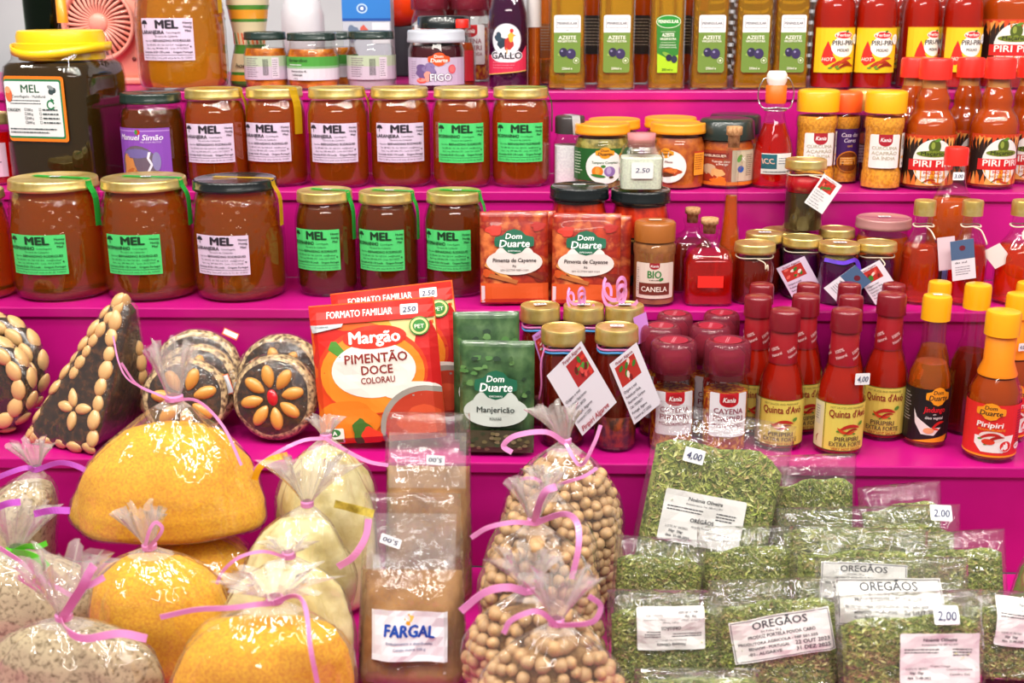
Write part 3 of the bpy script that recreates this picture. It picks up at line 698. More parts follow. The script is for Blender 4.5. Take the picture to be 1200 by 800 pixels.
CORDM = paint('ddd0b8', .8); PINKR = paint('e884c0', .35, coat=.3, name='pink_ribbon'); PURR = paint('c45ac8', .3, coat=.4); BLUC = paint('4a9ad8', .5)
def cord(root, r, z, mat=None, th=.0008, name='cord', drop=None):
    bm = tube([(math.cos(R(t)) * r, math.sin(R(t)) * r, z + .0008 * math.sin(R(t * 3))) for t in range(0, 360, 15)], th, 6, cyc=True)
    if drop: tube(curve_pts([(0, -r, z)] + drop, 5), th, 6, bm)
    return obj(name, bm, mat or CORDM, root)
def small_jar(label, x, yt, w_, back, shelf='C', mat=None, rz=0, st=0, lidm=None, group=None, R0=.0235, H0=.080, fill=.90, name='preserve_jar_small', cat='preserve jar', chunk=None, yb=None):
    root = thing('gold_lid_jar', label, cat, group); PD['gold_lid_jar'] = (R0, H0)
    nz = H0 - .012
    vessel(root, [(0, .001), (R0 * .85, 0), (R0 * .97, .003), (R0 * .97, nz - .014), (R0 * .86, nz - .006), (R0 * .86, nz + .004)], mat or DARKR, 'preserve', (nz - .002) * fill)
    if chunk: obj('flakes', lathe([(0, .004), (R0 * .96, .0045), (R0 * .965, .03 * fill), (0, .034 * fill)], 30), chunk, root, loc=(0, 0, .0005))
    obj('lid', lid_bm(R0, .012), lidm or GOLD, root, loc=(0, 0, nz), flat_angle=50)
    if st: price('2,50', 15, 8).build('price_sticker', root, 'top', z=H0, loc=(0, -.002, .0005), rot=(0, 0, .3 * (st - 1)))
    put(root, x, shelf, back, yt, w_, rz); return root
GJ = 'gold-lidded preserve jars on the third step'
j = small_jar('dark jar with gold lid and knotted cream cord, left end of the gold-lid cluster', 885, 284, 48, .045, group=GJ); cord(j, .021, .0625, drop=[(.008, -.024, .058), (.009, -.0245, .050), (.011, -.0245, .056), (.012, -.0245, .048)])
j = small_jar('gold-lidded jar with white price sticker, second row of the cluster, left', 896, 272, 44, .092, st=1, group=GJ)
j = small_jar('gold-lidded jar under the single jar that is stacked on top', 921, 269, 56, .125, group=GJ, R0=.028, mat=WINE); jar_under = j
j = small_jar('gold-lidded jar of purple preserve behind the tilted pepper tag', 941, 277, 46, .075, group=GJ, mat=WINE); tag(j, 36, 54, -.006, .028, .028, 28, 'pepper', 'dccae0')
cord(j, .021, .0625)
j = small_jar('gold-lidded jar peeking out at the back between two others', 981, 267, 42, .12, group=GJ, mat=WINE)
j = small_jar('gold-lidded jar with purple ribbon and blue and white tag', 984, 284, 47, .045, group=GJ, mat=WINE, st=1); tag(j, 30, 46, .006, .030, .027, -48, 'blue')
obj('ribbon', ribbon([(-.019, -.012, .060), (0, -.0225, .058), (.016, -.016, .060), (.022, -.014, .045), (.026, -.016, .030)], .005, 6), paint('6a3ad0', .35, coat=.3), j)
j = small_jar('gold-lidded jar with a red and green pepper tag, right end of the cluster', 1028, 283, 46, .050, group=GJ, mat=WINE, R0=.0235); tag(j, 33, 50, -.003, .032, .027, 33, 'pepper'); cord(j, .021, .0625, drop=[(.004, -.026, .056), (.0, -.0265, .052)])
small_jar('wide jar with a clear pinkish lid and white sticker at the back of the cluster', 1036, 254, 64, .11, mat=SAUCEO, lidm=paint('b07a78', .25, coat=.6), R0=.034, H0=.088, st=1)
# the jar stacked on top
root = thing('stacked_jar', 'gold-lidded jar of red and dark preserve standing on top of another jar', 'preserve jar')
PD['stacked_jar'] = (.024, .082)
vessel(root, [(0, .001), (.021, 0), (.0225, .003), (.0225, .055), (.021, .062), (.021, .072)], paint('3a2c10', .4), 'herbs', .045)
obj('preserve', lathe([(0, .0455), (.0205, .0455), (.0205, .0635), (0, .0635)], 30), liquid('red_syrup', '', 'e01020', .4, .05), root)
obj('lid', lid_bm(.024, .011), GOLD, root, loc=(0, 0, .071), flat_angle=50)
tag(root, 25, 38, .016, .046, .026, -32, 'pepper', 'ece8ea'); cord(root, .0215, .066, drop=[(.010, -.0225, .064), (.018, -.024, .061)])
tpt = jar_under.location; zt = tpt.z + .080 * jar_under.scale.z; Yt = tpt.y - .004; p = atY(945, 186, Yt)
root.location = (p.x, Yt, zt); hs = (p.z - zt) / .082; root.scale = (hs * .98, hs * .98, hs)
# corked bottles
def cork_bottle(label, x, yt, w_, back, liq, prof, R0, H0, fill, sq=0, corkr=.009, lab=None, rz=0, glass=None, name='corked_bottle'):
    root = thing(name, label, 'bottle'); PD[name] = (R0, H0)
    vessel(root, prof, liq, 'liqueur', fill, sq=sq, glass=glass)
    obj('cork', lathe([(0, H0 - .018), (corkr * .82, H0 - .018), (corkr * .86, H0 - .008), (corkr * 1.15, H0 - .007), (corkr * 1.15, H0 - .0005), (corkr * 1.05, H0), (0, H0)], 20), CORK, root)
    put(root, x, 'C', back, yt, w_, rz); return root
SQP = [(0, .001), (.027, 0), (.029, .003), (.029, .050), (.024, .062), (.012, .070), (.0095, .074), (.0095, .080), (.0115, .082), (.0115, .088)]
b = cork_bottle('square corked bottle of clear red liqueur with a red label patch, in front', 832, 255, 57, .045, REDL, SQP, .029, .100, .060, 6)
a = Art(); a.rect(-15, -7, 15, 7, 'ee2a22'); a.build('label', b, 'flat', z=.030, y=.0292)
cork_bottle('corked bottle of dark red liqueur standing just behind the red square one', 812, 243, 50, .105, DARKR, SQP, .029, .100, .060, 6)
sb = cork_bottle('slim tapering corked bottle of orange chilli oil', 861, 148, 34, .085, AMB, [(0, .001), (.016, 0), (.018, .003), (.016, .03), (.010, .065), (.0075, .100), (.0075, .108), (.0115, .113), (.0115, .120), (.009, .124), (.009, .130)], .018, .148, .088, 0, .0085, name='slim_bottle')
# bottles with screw caps, far right
def cap_bottle(label, x, yt, w_, back, liq, capm_=None, fill=.075, group=None, nm='liqueur_bottle', rz=0):
    root = thing(nm, label, 'bottle', group); PD[nm] = (.023, .130)
    vessel(root, [(0, .001), (.021, 0), (.023, .004), (.023, .060), (.020, .074), (.0125, .086), (.010, .094), (.010, .116)], liq, 'liqueur', fill)
    capm(root, .0125, .019, .111, capm_ or GOLD, ribs=1, n=40); put(root, x, 'C', back, yt, w_, rz); return root
LQ = 'gold-capped liqueur bottles on the third step'
b = cap_bottle('gold-capped bottle of red-orange liqueur tied with cream cord, left of the red-capped one', 1085, 234, 46, .050, LIQ, group=LQ); cord(b, .0115, .098, th=.001, drop=[(.006, -.013, .092), (.009, -.019, .084)]); tag(b, 20, 42, .024, .066, .018, 8, 'plain', 'e0c8d0')
b = cap_bottle('gold-capped dark bottle with a blue and white tag', 1141, 234, 44, .045, REDL, group=LQ); cord(b, .0115, .098, th=.001, drop=[(.008, -.014, .094), (.013, -.020, .082), (.014, -.020, .078)]); tag(b, 28, 50, -.014, .060, .025, 9, 'blue', 'e2dfe6')
b = cap_bottle('gold-capped bottle of orange liqueur cut by the right edge', 1202, 234, 54, .050, LIQ, group=LQ); cord(b, .0115, .098, th=.001, drop=[(-.004, -.014, .092), (-.006, -.020, .085)]); tag(b, 20, 26, -.026, .062, .012, 35, 'plain', 'eadfd8')
b = thing('hot_sauce_bottle', 'tall orange sauce bottle with a red cap priced 3.00', 'sauce bottle'); PD['hot_sauce_bottle'] = (.027, .165)
vessel(b, [(0, .001), (.025, 0), (.027, .004), (.027, .085), (.023, .105), (.015, .118), (.0125, .128), (.0115, .148)], SAUCEO, 'sauce', .108); capm(b, .0135, .020, .145, REDC, ribs=1)
price('3.00', 13, 9).build('price_sticker', b, 'flat', z=.134, y=.0135); a = Art(); a.rect(-24, -26, 24, 20, '2c2420'); a.rect(-12, -24, 10, -8, '7a8cd8'); a.text('MOLHO', 0, 6, 6, 'd8b060', w=30); a.build('label', b, 'cyl', .027, .042)
put(b, 1122, 'C', .105, 172, 54)
b = cap_bottle('low transparent red bottle lying behind the yellow caps', 1122, 318, 62, .022, REDL, REDC, .08, nm='small_red_bottle') if 0 else None
# black-lidded jars of red peppers
PEPP = noisy('preserved_peppers', 'a81808', 'e83c14', 70, .3, .5, coat=.3)
def pepper_jar(label, x, yt, w_, back, rz=0):
    root = thing('pepper_jar', label, 'preserve jar', 'black-lidded pepper jars'); PD['pepper_jar'] = (.038, .110)
    vessel(root, [(0, .001), (.034, 0), (.037, .004), (.037, .080), (.034, .090), (.034, .100)], PEPP, 'peppers', .094)
    obj('lid', lid_bm(.038, .013), BLACKLID, root, loc=(0, 0, .097), flat_angle=50)
    a = Art(); a.rect(-40, -26, 40, 24, '2a1c20'); a.rect(-40, 20, 40, 22, 'c8a050'); a.text('PRESERVA', 20, 6, 5, 'e0c0a0', w=30); a.text('PICANTE', 18, -2, 5, 'c83a20', w=26); a.ell(-16, -4, 12, 12, '8c1c14'); a.build('label', root, 'cyl', .037, .040)
    put(root, x, 'C', back, yt, w_, rz); return root
j1 = pepper_jar('black-lidded jar of red peppers with white price sticker, behind the left sachet', 679, 217, 69, .085); price('2.50', 16, 7).build('price_sticker', j1, 'top', z=.11, loc=(0, 0, .0006))
j2 = pepper_jar('black-lidded jar of red peppers carrying the small salt jar', 751, 221, 70, .085)
Ys = j2.location.y - .004; zt = j2.location.z + .11 * j2.scale.z + .0003; p = atY(752, 156, Ys); k = (p.z - zt) / .062; sj.location = (p.x, Ys, zt); sj.scale = (k, k, k)
# cinnamon jar
CINN = noisy('ground_cinnamon', '8a5020', 'a86a34', 60, .9, .2)
root = thing('cinnamon_jar', 'brown-capped jar of ground cinnamon with a white and maroon label', 'spice jar'); PD['cinnamon_jar'] = (.0265, .112)
vessel(root, [(0, .001), (.024, 0), (.026, .004), (.0255, .066), (.0265, .072), (.0265, .080), (.022, .087), (.021, .094)], CINN, 'cinnamon', .085)
capm(root, .0245, .026, .086, paint('a05c22', .3, coat=.4)); price('', 15, 8, c='d8c8b0').build('price_sticker', root, 'top', z=.112, loc=(0, 0, .0006))
a = Art(); a.rect(-24, -24, 26, 24, 'ddc9bd', 2); a.rect(-6, 19, 6, 24, '9c1a28'); a.ell(0, 19.5, 6, 4, '9c1a28'); a.text('Kania', 0, 18.6, 3, 'f4f0ee', shear=.2)
a.text('BIO', 0, 4, 9.5, '2f7d3a', w=16, bold=.02); a.ell(8, 2, 3, 2, '2f7d3a', rot=30); a.lines(-6, 7, .5, 3, 1, 1, '6a5a50'); a.rect(-19, -19, 19, -3, '6e2a20'); a.text('CANELA', 0, -14.5, 6.6, 'eadcd2', w=31); a.lines(-22, -19, 16, 3, 11, 1, '9c8a80')
a.build('label', root, 'cyl', .0258, .036, -.05); put(root, 768, 'C', .038, 258, 52)
# spice sachets
def pouch_bm(w, h, t, seal=.008, nx=12, nz=16, seed=0, hz=None, crink=0):
    """filled flat pouch standing on its bottom edge, front toward -Y; returns bm and surface function"""
    sx = seed * 7.1
    def thick(u, v):  # u,v 0..1
        e = min(1, (1 - abs(2 * u - 1)) * w / 2 / .012); top = min(1, max(0, (1 - v) * h - seal) / (h * .35)) if hz is None else min(1, max(.02, hz + .12 - v) / .2); bt = min(1, v * h / .008 + .45)
        lump = 1 if hz is None else 1 + .38 * noise.noise(Vector((u * 2.6 + sx, v * 2.6, seed)))
        return lump * t / 2 * (max(e, 0) ** .5) * (top ** .6) * bt
    def wav(u, v): return crink * noise.noise(Vector((u * w * 90 - sx, v * h * 55, seed + 9))) + .0012 * noise.noise(Vector((u * w * 45 + sx, v * h * 45, seed)))
    bm = bmesh.new(); F_, B_ = [], []
    for j in range(nz + 1):
        rf, rb = [], []
        for i in range(nx + 1):
            u, v = i / nx, j / nz; x = (u - .5) * w; z = v * h; d = thick(u, v); q = wav(u, v) * (1.0 if 0 < i < nx else .3)
            rf.append(bm.verts.new((x, -d + q - .0003, z))); rb.append(bm.verts.new((x, d + q * .6 + .0003, z)))
        F_.append(rf); B_.append(rb)
    for j in range(nz):
        for i in range(nx):
            bm.faces.new((F_[j][i], F_[j][i + 1], F_[j + 1][i + 1], F_[j + 1][i])); bm.faces.new((B_[j][i + 1], B_[j][i], B_[j + 1][i], B_[j + 1][i + 1]))
        for i, s in ((0, 1), (nx, -1)):
            q = (F_[j][i], F_[j + 1][i], B_[j + 1][i], B_[j][i]); bm.faces.new(q if s > 0 else q[::-1])
    for j, s in ((0, 1), (nz, -1)):
        for i in range(nx):
            q = (F_[j][i + 1], F_[j][i], B_[j][i], B_[j][i + 1]); bm.faces.new(q if s > 0 else q[::-1])
    def surf(x, z, off):
        u = min(max(x / w + .5, 0), 1); v = min(max(z / h, 0), 1)
        # same bilinear as the mesh
        fi, fj = u * nx, v * nz; i0, j0 = min(int(fi), nx - 1), min(int(fj), nz - 1); a_, b_ = fi - i0, fj - j0
        g = lambda i, j: -thick(i / nx, j / nz) + wav(i / nx, j / nz) * (1.0 if 0 < i < nx else .3) - .0003
        y = (g(i0, j0) * (1 - a_) + g(i0 + 1, j0) * a_) * (1 - b_) + (g(i0, j0 + 1) * (1 - a_) + g(i0 + 1, j0 + 1) * a_) * b_
        return Vector((x, y - off, z))
    return bm, surf
def wrap_art(a, name, parent, surf, w, h, nx=12, nz=16, oy=0, lift=.5, label=None, clip=True):
    bm = a.bm; bmesh.ops.triangulate(bm, faces=[f for f in bm.faces if len(f.verts) > 4 and f.calc_area() < 30])
    for ax, L in ((0, w), (1, h)):
        n_ = nx if ax == 0 else nz
        for k in range(0, n_ + 1):
            c_ = (-L / 2 + L * k / n_) * 1000
            if ax == 1: c_ -= oy * 1000
            no = (1, 0, 0) if ax == 0 else (0, 1, 0); co = (c_, 0, 0) if ax == 0 else (0, c_, 0)
            bmesh.ops.bisect_plane(bm, geom=list(bm.verts) + list(bm.edges) + list(bm.faces), plane_co=co, plane_no=no, dist=1e-5)
    if clip:
        out = [f for f in bm.faces if abs(f.calc_center_median().x) > w * 500 + .01 or abs(f.calc_center_median().y + oy * 1000) > h * 500 + .01]
        bmesh.ops.delete(bm, geom=out, context='FACES')
    for v in bm.verts: v.co = surf(v.co.x / 1000, v.co.y / 1000 + h / 2 + oy, (v.co.z * 2.6 + lift) / 1000)
    return obj(name, bm, a.mats, parent, smooth=False, label=label)
def stand_pouch(root, x, ybot_or_back, shelf, ytop, wpx, w, h, tilt=8, roll=0, yaw=0):
    ye, zs = SHELF[shelf]; back = ybot_or_back; Y = ye + back
    top = atY(x, ytop, Y + math.sin(R(tilt)) * h); hh = (top.z - zs) / math.cos(R(tilt)); b = atY(x, ytop + 60, Y); wm = wpx * depth(b) / FPX
    root.location = (top.x, Y, zs + abs(math.sin(R(roll))) * wm / 2 + .0008 + .012 * math.sin(R(tilt))); root.scale = (wm / w, 1, hh / h); root.rotation_euler = (R(-tilt), R(roll), R(yaw))
PIMB = noisy('cayenne_print', 'b83a1c', 'd8743c', 55, .28, .15, coat=.5, c3='8c1c14', lo=.35, hi=.65)
FOILW = paint('d8ccc8', .3, coat=.4)
def pimenta(label, x, yt, w_, back, rz=0, full=True, roll=0):
    root = thing('spice_sachet', label, 'spice sachet', 'red spice sachets'); w, h = .068, .100
    bm, surf = pouch_bm(w, h, .012, seed=x * .01); obj('pouch', bm, PIMB, root)
    if full:
        a = Art(); a.rect(-34, -48, 34, -27, 'd0501c'); a.rect(-33, -48, -29.5, -30, 'd8c8d0')
        for k, (cx, cy, r) in enumerate(((-20, 30, 8), (24, 34, 7), (26, -20, 8), (-26, -16, 6))): a.blob(cx, cy, r, r * .7, ('c22a18', 'a81c14', '7a1c14', 'c8501c')[k], k)
        for k, (x0, y0, x1, y1) in enumerate(((-30, -8, -4, -26), (-26, -20, 2, -28), (6, -14, 28, -24))):
            a.poly([(x0, y0), (x0 + 2, y0 + 4), (x1 + 2, y1 + 4), (x1, y1)][::-1], ('d8924c', 'b0602c', '7a2c14')[k])
        a.ell(0, -4, 28, 14, 'dcd0cc', 26); a.ell(0, 2, 20, 14, 'dcd0cc', 24); sachet_logo(a, 0, 18, 13.5)
        a.text('ESPECIARIAS', 0, 7.2, 1.6, 'f2f4f0', up=False); a.text('Pimenta de Cayenne', 0, -4, 4.2, '3a2c30', w=43, shear=.1); a.text('Pó', 0, -9.5, 2.4, '3a2c30', up=False); a.text('SEM GLÚTEN NEM OGM', 0, -13.6, 1.8, '5a4c50', up=False)
        wrap_art(a, 'print', root, surf, w, h)
    stand_pouch(root, x, back, 'C', yt, w_, w, h, 7, roll, rz); return root
pimenta('red cayenne sachet with green badge, left of the two front ones', 603, 250, 80, .020, 3); pimenta('red cayenne sachet with green badge, right of the two front ones', 687, 252, 80, .016, -3)
pimenta('red sachet half hidden behind the left front sachet', 612, 249, 78, .038, 0, False); pimenta('red sachet half hidden behind the right front sachet', 700, 254, 78, .034, -4, False)
# ---------------------------------------------------------------- fourth step
# red-capped hot sauce bottles with pale yellow label
def quinta():
    a = Art(); a.rect(-42, -25, 42, 25, 'e0cc5c'); a.frame(-42, -25, 42, 25, .8, '5a5a20'); a.rect(-40, -24, -25, 24, 'd6cfa4'); a.rect(-37, 0, -29, 20, 'c8c4b0'); a.lines(-37, -29, 18, 2.6, 6, .8, '6a6a60', 4); a.rect(-24, -25, -23.4, 25, '5a5a20'); chili(a, -32, -14, 4, '8c2414', 70)
    a.text('HOT SAUCES AND MARINADES', 0, 20, 2, '6a6a30', w=36); a.text("Quinta d'Avó", 1, 11, 7.4, '8c1c20', w=40, bold=.014); chili(a, 2, -1, 11, 'b8281c', 8); chili(a, -2, -3, 9, 'd0401c', 165); chili(a, 4, -4, 7, 'a01c14', 20)
    a.ell(14, 4, 3, 2, '5a8a30', 8, 30); a.text('PIRIPIRI', 0, -14, 4.6, '5a4c34', w=24); a.text('EXTRA FORTE', 0, -19.6, 4.4, '5a4c34', w=34, up=False); a.text('VERY HOT SAUCE', 0, -23.8, 2.8, 'a8401c', w=30, up=False); return a
def make_quinta():
    root = thing('hot_sauce'); PD['hot_sauce'] = (.024, .148)
    vessel(root, [(0, .001), (.022, 0), (.024, .004), (.024, .058), (.0225, .070), (.0185, .083), (.0140, .094), (.0135, .10)], SAUCER, 'sauce', .098)
    capm(root, .0155, .021, .127, BURG, dome=.001, taper=.97)
    obj('cap_sleeve', lathe([(.0142, .092), (.0143, .093), (.0135, .127), (.013, .128)], 32), paint('9c1822', .35, coat=.3), root)
    a = Art()
    for q in (-26, -9, 8, 25):
        a.text('100%', q, 3, 3.4, 'ecc8c8', w=9, rot=28, bold=.01, up=q == -26); a.text('Natural', q + 2, -2.5, 3, 'ecc8c8', w=11, rot=28, bold=.006, up=False)
    a.build('sleeve_print', root, 'cyl', .0143, .104, 0)
    quinta().build('label', root, 'cyl', .024, .032); return root
q0 = make_quinta()
Q = [(921, 362, 55, .060, -6, 'front', 'pale-labelled red hot sauce bottle in front, beside the spice grinders'), (993, 362, 56, .046, 8, 'front', 'pale-labelled red hot sauce bottle in front with a 4.00 price sticker'),
     (1046, 343, 52, .092, -14, '', 'pale-labelled red hot sauce bottle standing behind the two front ones, to their right'), (889, 346, 50, .105, 4, '', 'pale-labelled red hot sauce bottle in the second row beside the spice grinders'),
     (945, 345, 50, .108, 10, '', 'pale-labelled red hot sauce bottle in the second row between the two front ones'), (998, 346, 44, .102, 0, '', 'pale-labelled red hot sauce bottle directly behind the price-stickered one')]
for i, (x, yt, w_, bk, rz, _, lb) in enumerate(Q):
    r = q0 if i == 0 else dup(q0)
    r['label'] = lb; r['category'] = 'sauce bottle'; r['group'] = 'red hot sauce bottles on the fourth step'; put(r, x, 'D', bk, yt, w_, rz)
    if i == 1: price('4,00', 15, 12).build('price_sticker', r, 'flat', z=.082, y=.0215, loc=(.012, 0, 0))
for x, lb in ((893, 'burgundy-capped bottle in the back row, leftmost'), (948, 'burgundy-capped bottle in the back row, second from left'), (996, 'burgundy-capped bottle in the back row, third from left'), (1048, 'burgundy-capped bottle in the back row, rightmost')):
    r = dup(q0, lb, 'red hot sauce bottles on the fourth step'); put(r, x, 'D', .141, 332, 44 if x == 893 else 42)
# yellow-capped oils
def jindungo(red=False):
    a = Art()
    if not red:
        a.rect(-42, -27, 42, 27, '171416'); a.lines(-40, -22, 20, 3, 10, .9, 'a8a8a8', 2); a.poly([(-20, -27), (20, -27), (24, -20), (-4, -24)], 'f09a1c'); a.poly([(-20, 6), (-16, -2), (0, -12), (12, -12), (4, -20), (-10, -19), (-18, -8)], 'e8e4e0'); chili(a, 8, -10, 9, 'c8201c', 30); chili(a, 3, -15, 7, 'e03820', 10); a.ell(-2, -15, 6, 3, 'e8a070')
        sachet_logo(a, 6, 20, 9.5, 'f09a1c', '30201c'); a.text('Jindungo', 3, 4, 5.4, 'e0202c', w=24, shear=.1, bold=.01); a.text('em', 3, 1, 2, 'e8e4e0', up=False); a.text('óleo vegetal', 3, -3, 2.8, 'e8e4e0', w=20, up=False)
    else:
        a.rect(-42, -27, 42, 27, 'dc2a24'); a.rect(-42, -27, 42, -25, 'f09a1c'); a.lines(21, 34, 20, 2.6, 15, .9, '5a1c1c', 2); a.poly([(-19, -6), (18, -4), (16, -14), (8, -22), (-12, -22), (-19, -14)], 'f0ece8'); a.ell(-3, -6, 12, 6, 'e8d8d0'); chili(a, -4, -6, 10, 'c0201c', 10); chili(a, 0, -9, 9, 'a81c18', 25); a.ell(-6, -11, 6, 3, 'd83a20')
        a.ell(10, -15, 6, 6, 'f0ece8'); a.ell(10, -15, 5.4, 5.4, 'dc2a24'); a.poly([(7.5, -17), (10, -19), (12.5, -17), (12, -13), (10, -10.5), (9.4, -13.4), (8, -12.5)], 'f0ece8'); a.ell(25, -16, 5, 3.5, 'f0ece8'); a.text('HOT', 25, -17.2, 2.4, 'dc2a24', up=False)
        sachet_logo(a, -6, 20, 9, 'f09a1c', '30201c'); a.text('Piripiri', -6, 4, 5.4, 'f4f0ea', w=23, bold=.02, shear=.1); a.text('MOLHO PICANTE', -4, .4, 2.2, 'f0a01c', w=24, bold=.008)
    return a
def make_jind(red=False, nm='oil_sauce_bottle', bodym=None):
    root = thing(nm); PD[nm] = (.0245, .150)
    vessel(root, [(0, .001), (.0225, 0), (.0245, .004), (.0245, .060), (.0235, .072), (.0175, .086), (.0135, .096), (.0125, .134)], bodym or AMB, 'oil', .084)
    capm(root, .0160, .024, .1265, YEL, ribs=1, n=60)
    if red: obj('neck_sleeve', lathe([(.0180, .086), (.0182, .088), (.0140, .100), (.0138, .126), (.013, .127)], 32), paint('f08c14', .35, coat=.2), root)
    jindungo(red).build('label', root, 'cyl', .0245, .034); return root
b = make_jind(); b['label'] = 'yellow-capped chilli oil bottle with a black label, nearest of the black-labelled ones'; b['category'] = 'sauce bottle'; put(b, 1099, 'D', .072, 346, 50, -4); price('', 10, 6).build('price_sticker', b, 'top', z=.150, loc=(0, 0, .0006))
b2 = dup(b, 'yellow-capped bottle peeking out directly behind the nearest black-labelled one', skip=('price_sticker',)); put(b2, 1102, 'D', .130, 330, 40)
b3 = make_jind(False, 'herb_oil_bottle', DARKR); b3['label'] = 'yellow-capped bottle of dark herb oil turned to show its back label'; b3['category'] = 'sauce bottle'; put(b3, 1147, 'D', .108, 333, 46, 150)
b4 = make_jind(True, 'red_label_bottle', liquid('orange_chilli_sauce', '', 'c8500c', .4, .1)); b4['label'] = 'yellow-capped sauce bottle with orange neck and red label, nearest the front edge'; b4['category'] = 'sauce bottle'; put(b4, 1177, 'D', .034, 364, 60, -10)
for i, (x, yt, bk, lb) in enumerate([(1196, 344, .086, 'orange-necked yellow-capped bottle just behind the red-labelled front one'), (1208, 331, .134, 'yellow-capped bottle at the far right edge, third back with a white sticker')]):
    r = dup(b4, lb); r['group'] = 'orange-necked chilli sauces'; put(r, x, 'D', bk, yt, 46, 14)
    if i == 0: price('4.00', 12, 8).build('price_sticker', r, 'flat', z=.10, y=.019, loc=(-.002, 0, 0))
b4['group'] = 'orange-necked chilli sauces'
# spice grinders
CAYF = noisy('cayenne_flakes', 'a83008', 'e8a018', 180, .7, .4, lo=.45, hi=.62)
GCAP = film('burgundy_clear_cap', 'e098a4', .42, .06, bump=.1, hazecol='9a3c50')
def cayena():
    a = Art(); a.rect(-23, -24, 23, 24, 'e4e2e6', 2); a.rect(-11, 15, 11, 24, 'c41a26'); a.ell(0, 15, 11, 6, 'c41a26'); a.ell(0, 16, 9, 6.4, 'a8101c'); a.text('Kania', 0, 14.4, 5, 'f4f0ee', shear=.25, w=14, bold=.014)
    a.text('CAYENA', 0, 1.5, 5.8, '8c3048', w=34); a.text('PIRIPIRI', 0, -6.6, 5.8, '8c3048', w=34, up=False); a.text('MOLIDA/MOÍDA', 0, -13.4, 4, '8c3048', w=36, up=False); return a
def make_grinder():
    root = thing('spice_grinder'); PD['spice_grinder'] = (.0265, .122)
    vessel(root, [(0, .001), (.024, 0), (.026, .004), (.0265, .070), (.0265, .074), (.023, .084), (.022, .090)], CAYF, 'spice', .066)
    obj('grinder_head', lathe([(0, .080), (.020, .080), (.020, .106), (.014, .112), (0, .112)], 32), paint('a83c54', .4), root)
    obj('cap', lathe([(.0260, .088), (.0270, .089), (.0270, .112), (.0258, .118), (.0228, .121), (.019, .122), (.0185, .1208), (0, .1205)], 40), GCAP, root)
    a = Art(); a.lay = .1; a.ell(0, 0, 16, 16, '9c1c34', 28); [a.rect(-1.6 + q * 2.2, -11, -1 + q * 2.2, 11, 'd8a0ac', up=q == 0) for q in range(2)]; a.build('cap_disc', root, 'top', z=.1208, loc=(0, 0, 0), rot=(0, 0, -.3))
    cayena().build('label', root, 'cyl', .0268, .046); return root
g0 = make_grinder()
for i, (x, yt, w_, bk, lb) in enumerate([(790, 397, 54, .052, 'clear spice grinder with burgundy cap and white label, left of the two front ones'), (853, 397, 54, .046, 'clear spice grinder with burgundy cap and white label, right of the two front ones'),
        (775, 380, 47, .095, 'burgundy-capped grinder in the second row, left'), (833, 380, 47, .093, 'burgundy-capped grinder in the second row, right'), (791, 366, 42, .134, 'burgundy-capped grinder in the back row, left'), (846, 365, 42, .134, 'burgundy-capped grinder in the back row, right')]):
    r = g0 if i == 0 else dup(g0)
    r['label'] = lb; r['category'] = 'spice grinder'; r['group'] = 'burgundy-capped spice grinders'; put(r, x, 'D', bk, yt, w_, 2)
# chilli jars with tags
FLK = noisy('chilli_flakes', '3c1408', 'b04810', 130, .6, .5, lo=.4, hi=.65)
CJ = 'gold-lidded chilli jars on the fourth step'
def chilli_jar(label, x, yt, w_, back, st=0, tagw=None, H0=.098, cords=True):
    j = small_jar(label, x, yt, w_, back, 'D', DARKR, st=st, group=CJ, R0=.0245, H0=H0, fill=.93, cat='preserve jar', chunk=FLK)
    if cords:
        cord(j, .0215, H0 - .0155, PINKR, .0011, 'pink_cord'); cord(j, .0216, H0 - .018, BLUC, .0009, 'blue_cord')
    return j
j = chilli_jar('gold-lidded jar of chilli oil with a large white tag, front left', 660, 383, 52, .060); tag(j, 46, 63, .020, .056, .041, 38, 'big')
obj('cord_end', tube(curve_pts([(-.020, -.009, .082), (-.024, -.012, .070), (-.0235, -.014, .052), (-.026, -.012, .040)], 5), .0011, 6), PINKR, j)
j = chilli_jar('gold-lidded jar of chilli oil with white tag and price on its lid, front right', 723, 382, 51, .050, st=1); tag(j, 34, 56, .020, .058, .028, 31, 'pepper')
j = chilli_jar('gold-lidded jar at the back with a purple tag, left end', 633, 357, 47, .118, st=2); tag(j, 18, 52, .010, .058, .027, 25, 'pepper', 'd08ad8')
PKR = paint('ee96d0', .3, coat=.4)
def curls(root, x, z, s=1, seed=1, mat=None):
    """loops of curled gift ribbon"""
    rnd = random.Random(seed); bm = None
    for k in range(3):
        pts = []
        for q in range(14):
            a_ = q / 13 * 6.28 * 1.3 + k * 2; pts.append(Vector((x + s * (.006 * math.cos(a_) + .004 * (k - 1) + .0011 * q), -.002 + .003 * math.sin(a_ * 1.3), z + s * (.006 * math.sin(a_) + .004 * (k % 2)))))
        b2 = ribbon(pts, .0022 * s, 3); bm = join(bm, b2) if bm else b2
    return obj('curled_ribbon', bm, mat or PKR, root)
j = chilli_jar('gold-lidded jar at the back with pink curled ribbon, middle of three', 684, 357, 48, .118, st=1); curls(j, -.014, .101, 1.1, 1)
j = chilli_jar('gold-lidded jar at the back with pink curled ribbon, right of three', 732, 357, 46, .118, st=1); curls(j, -.020, .105, 1.5, 5); tag(j, 16, 22, .020, .084, .027, 18, 'plain', 'd48cdc')
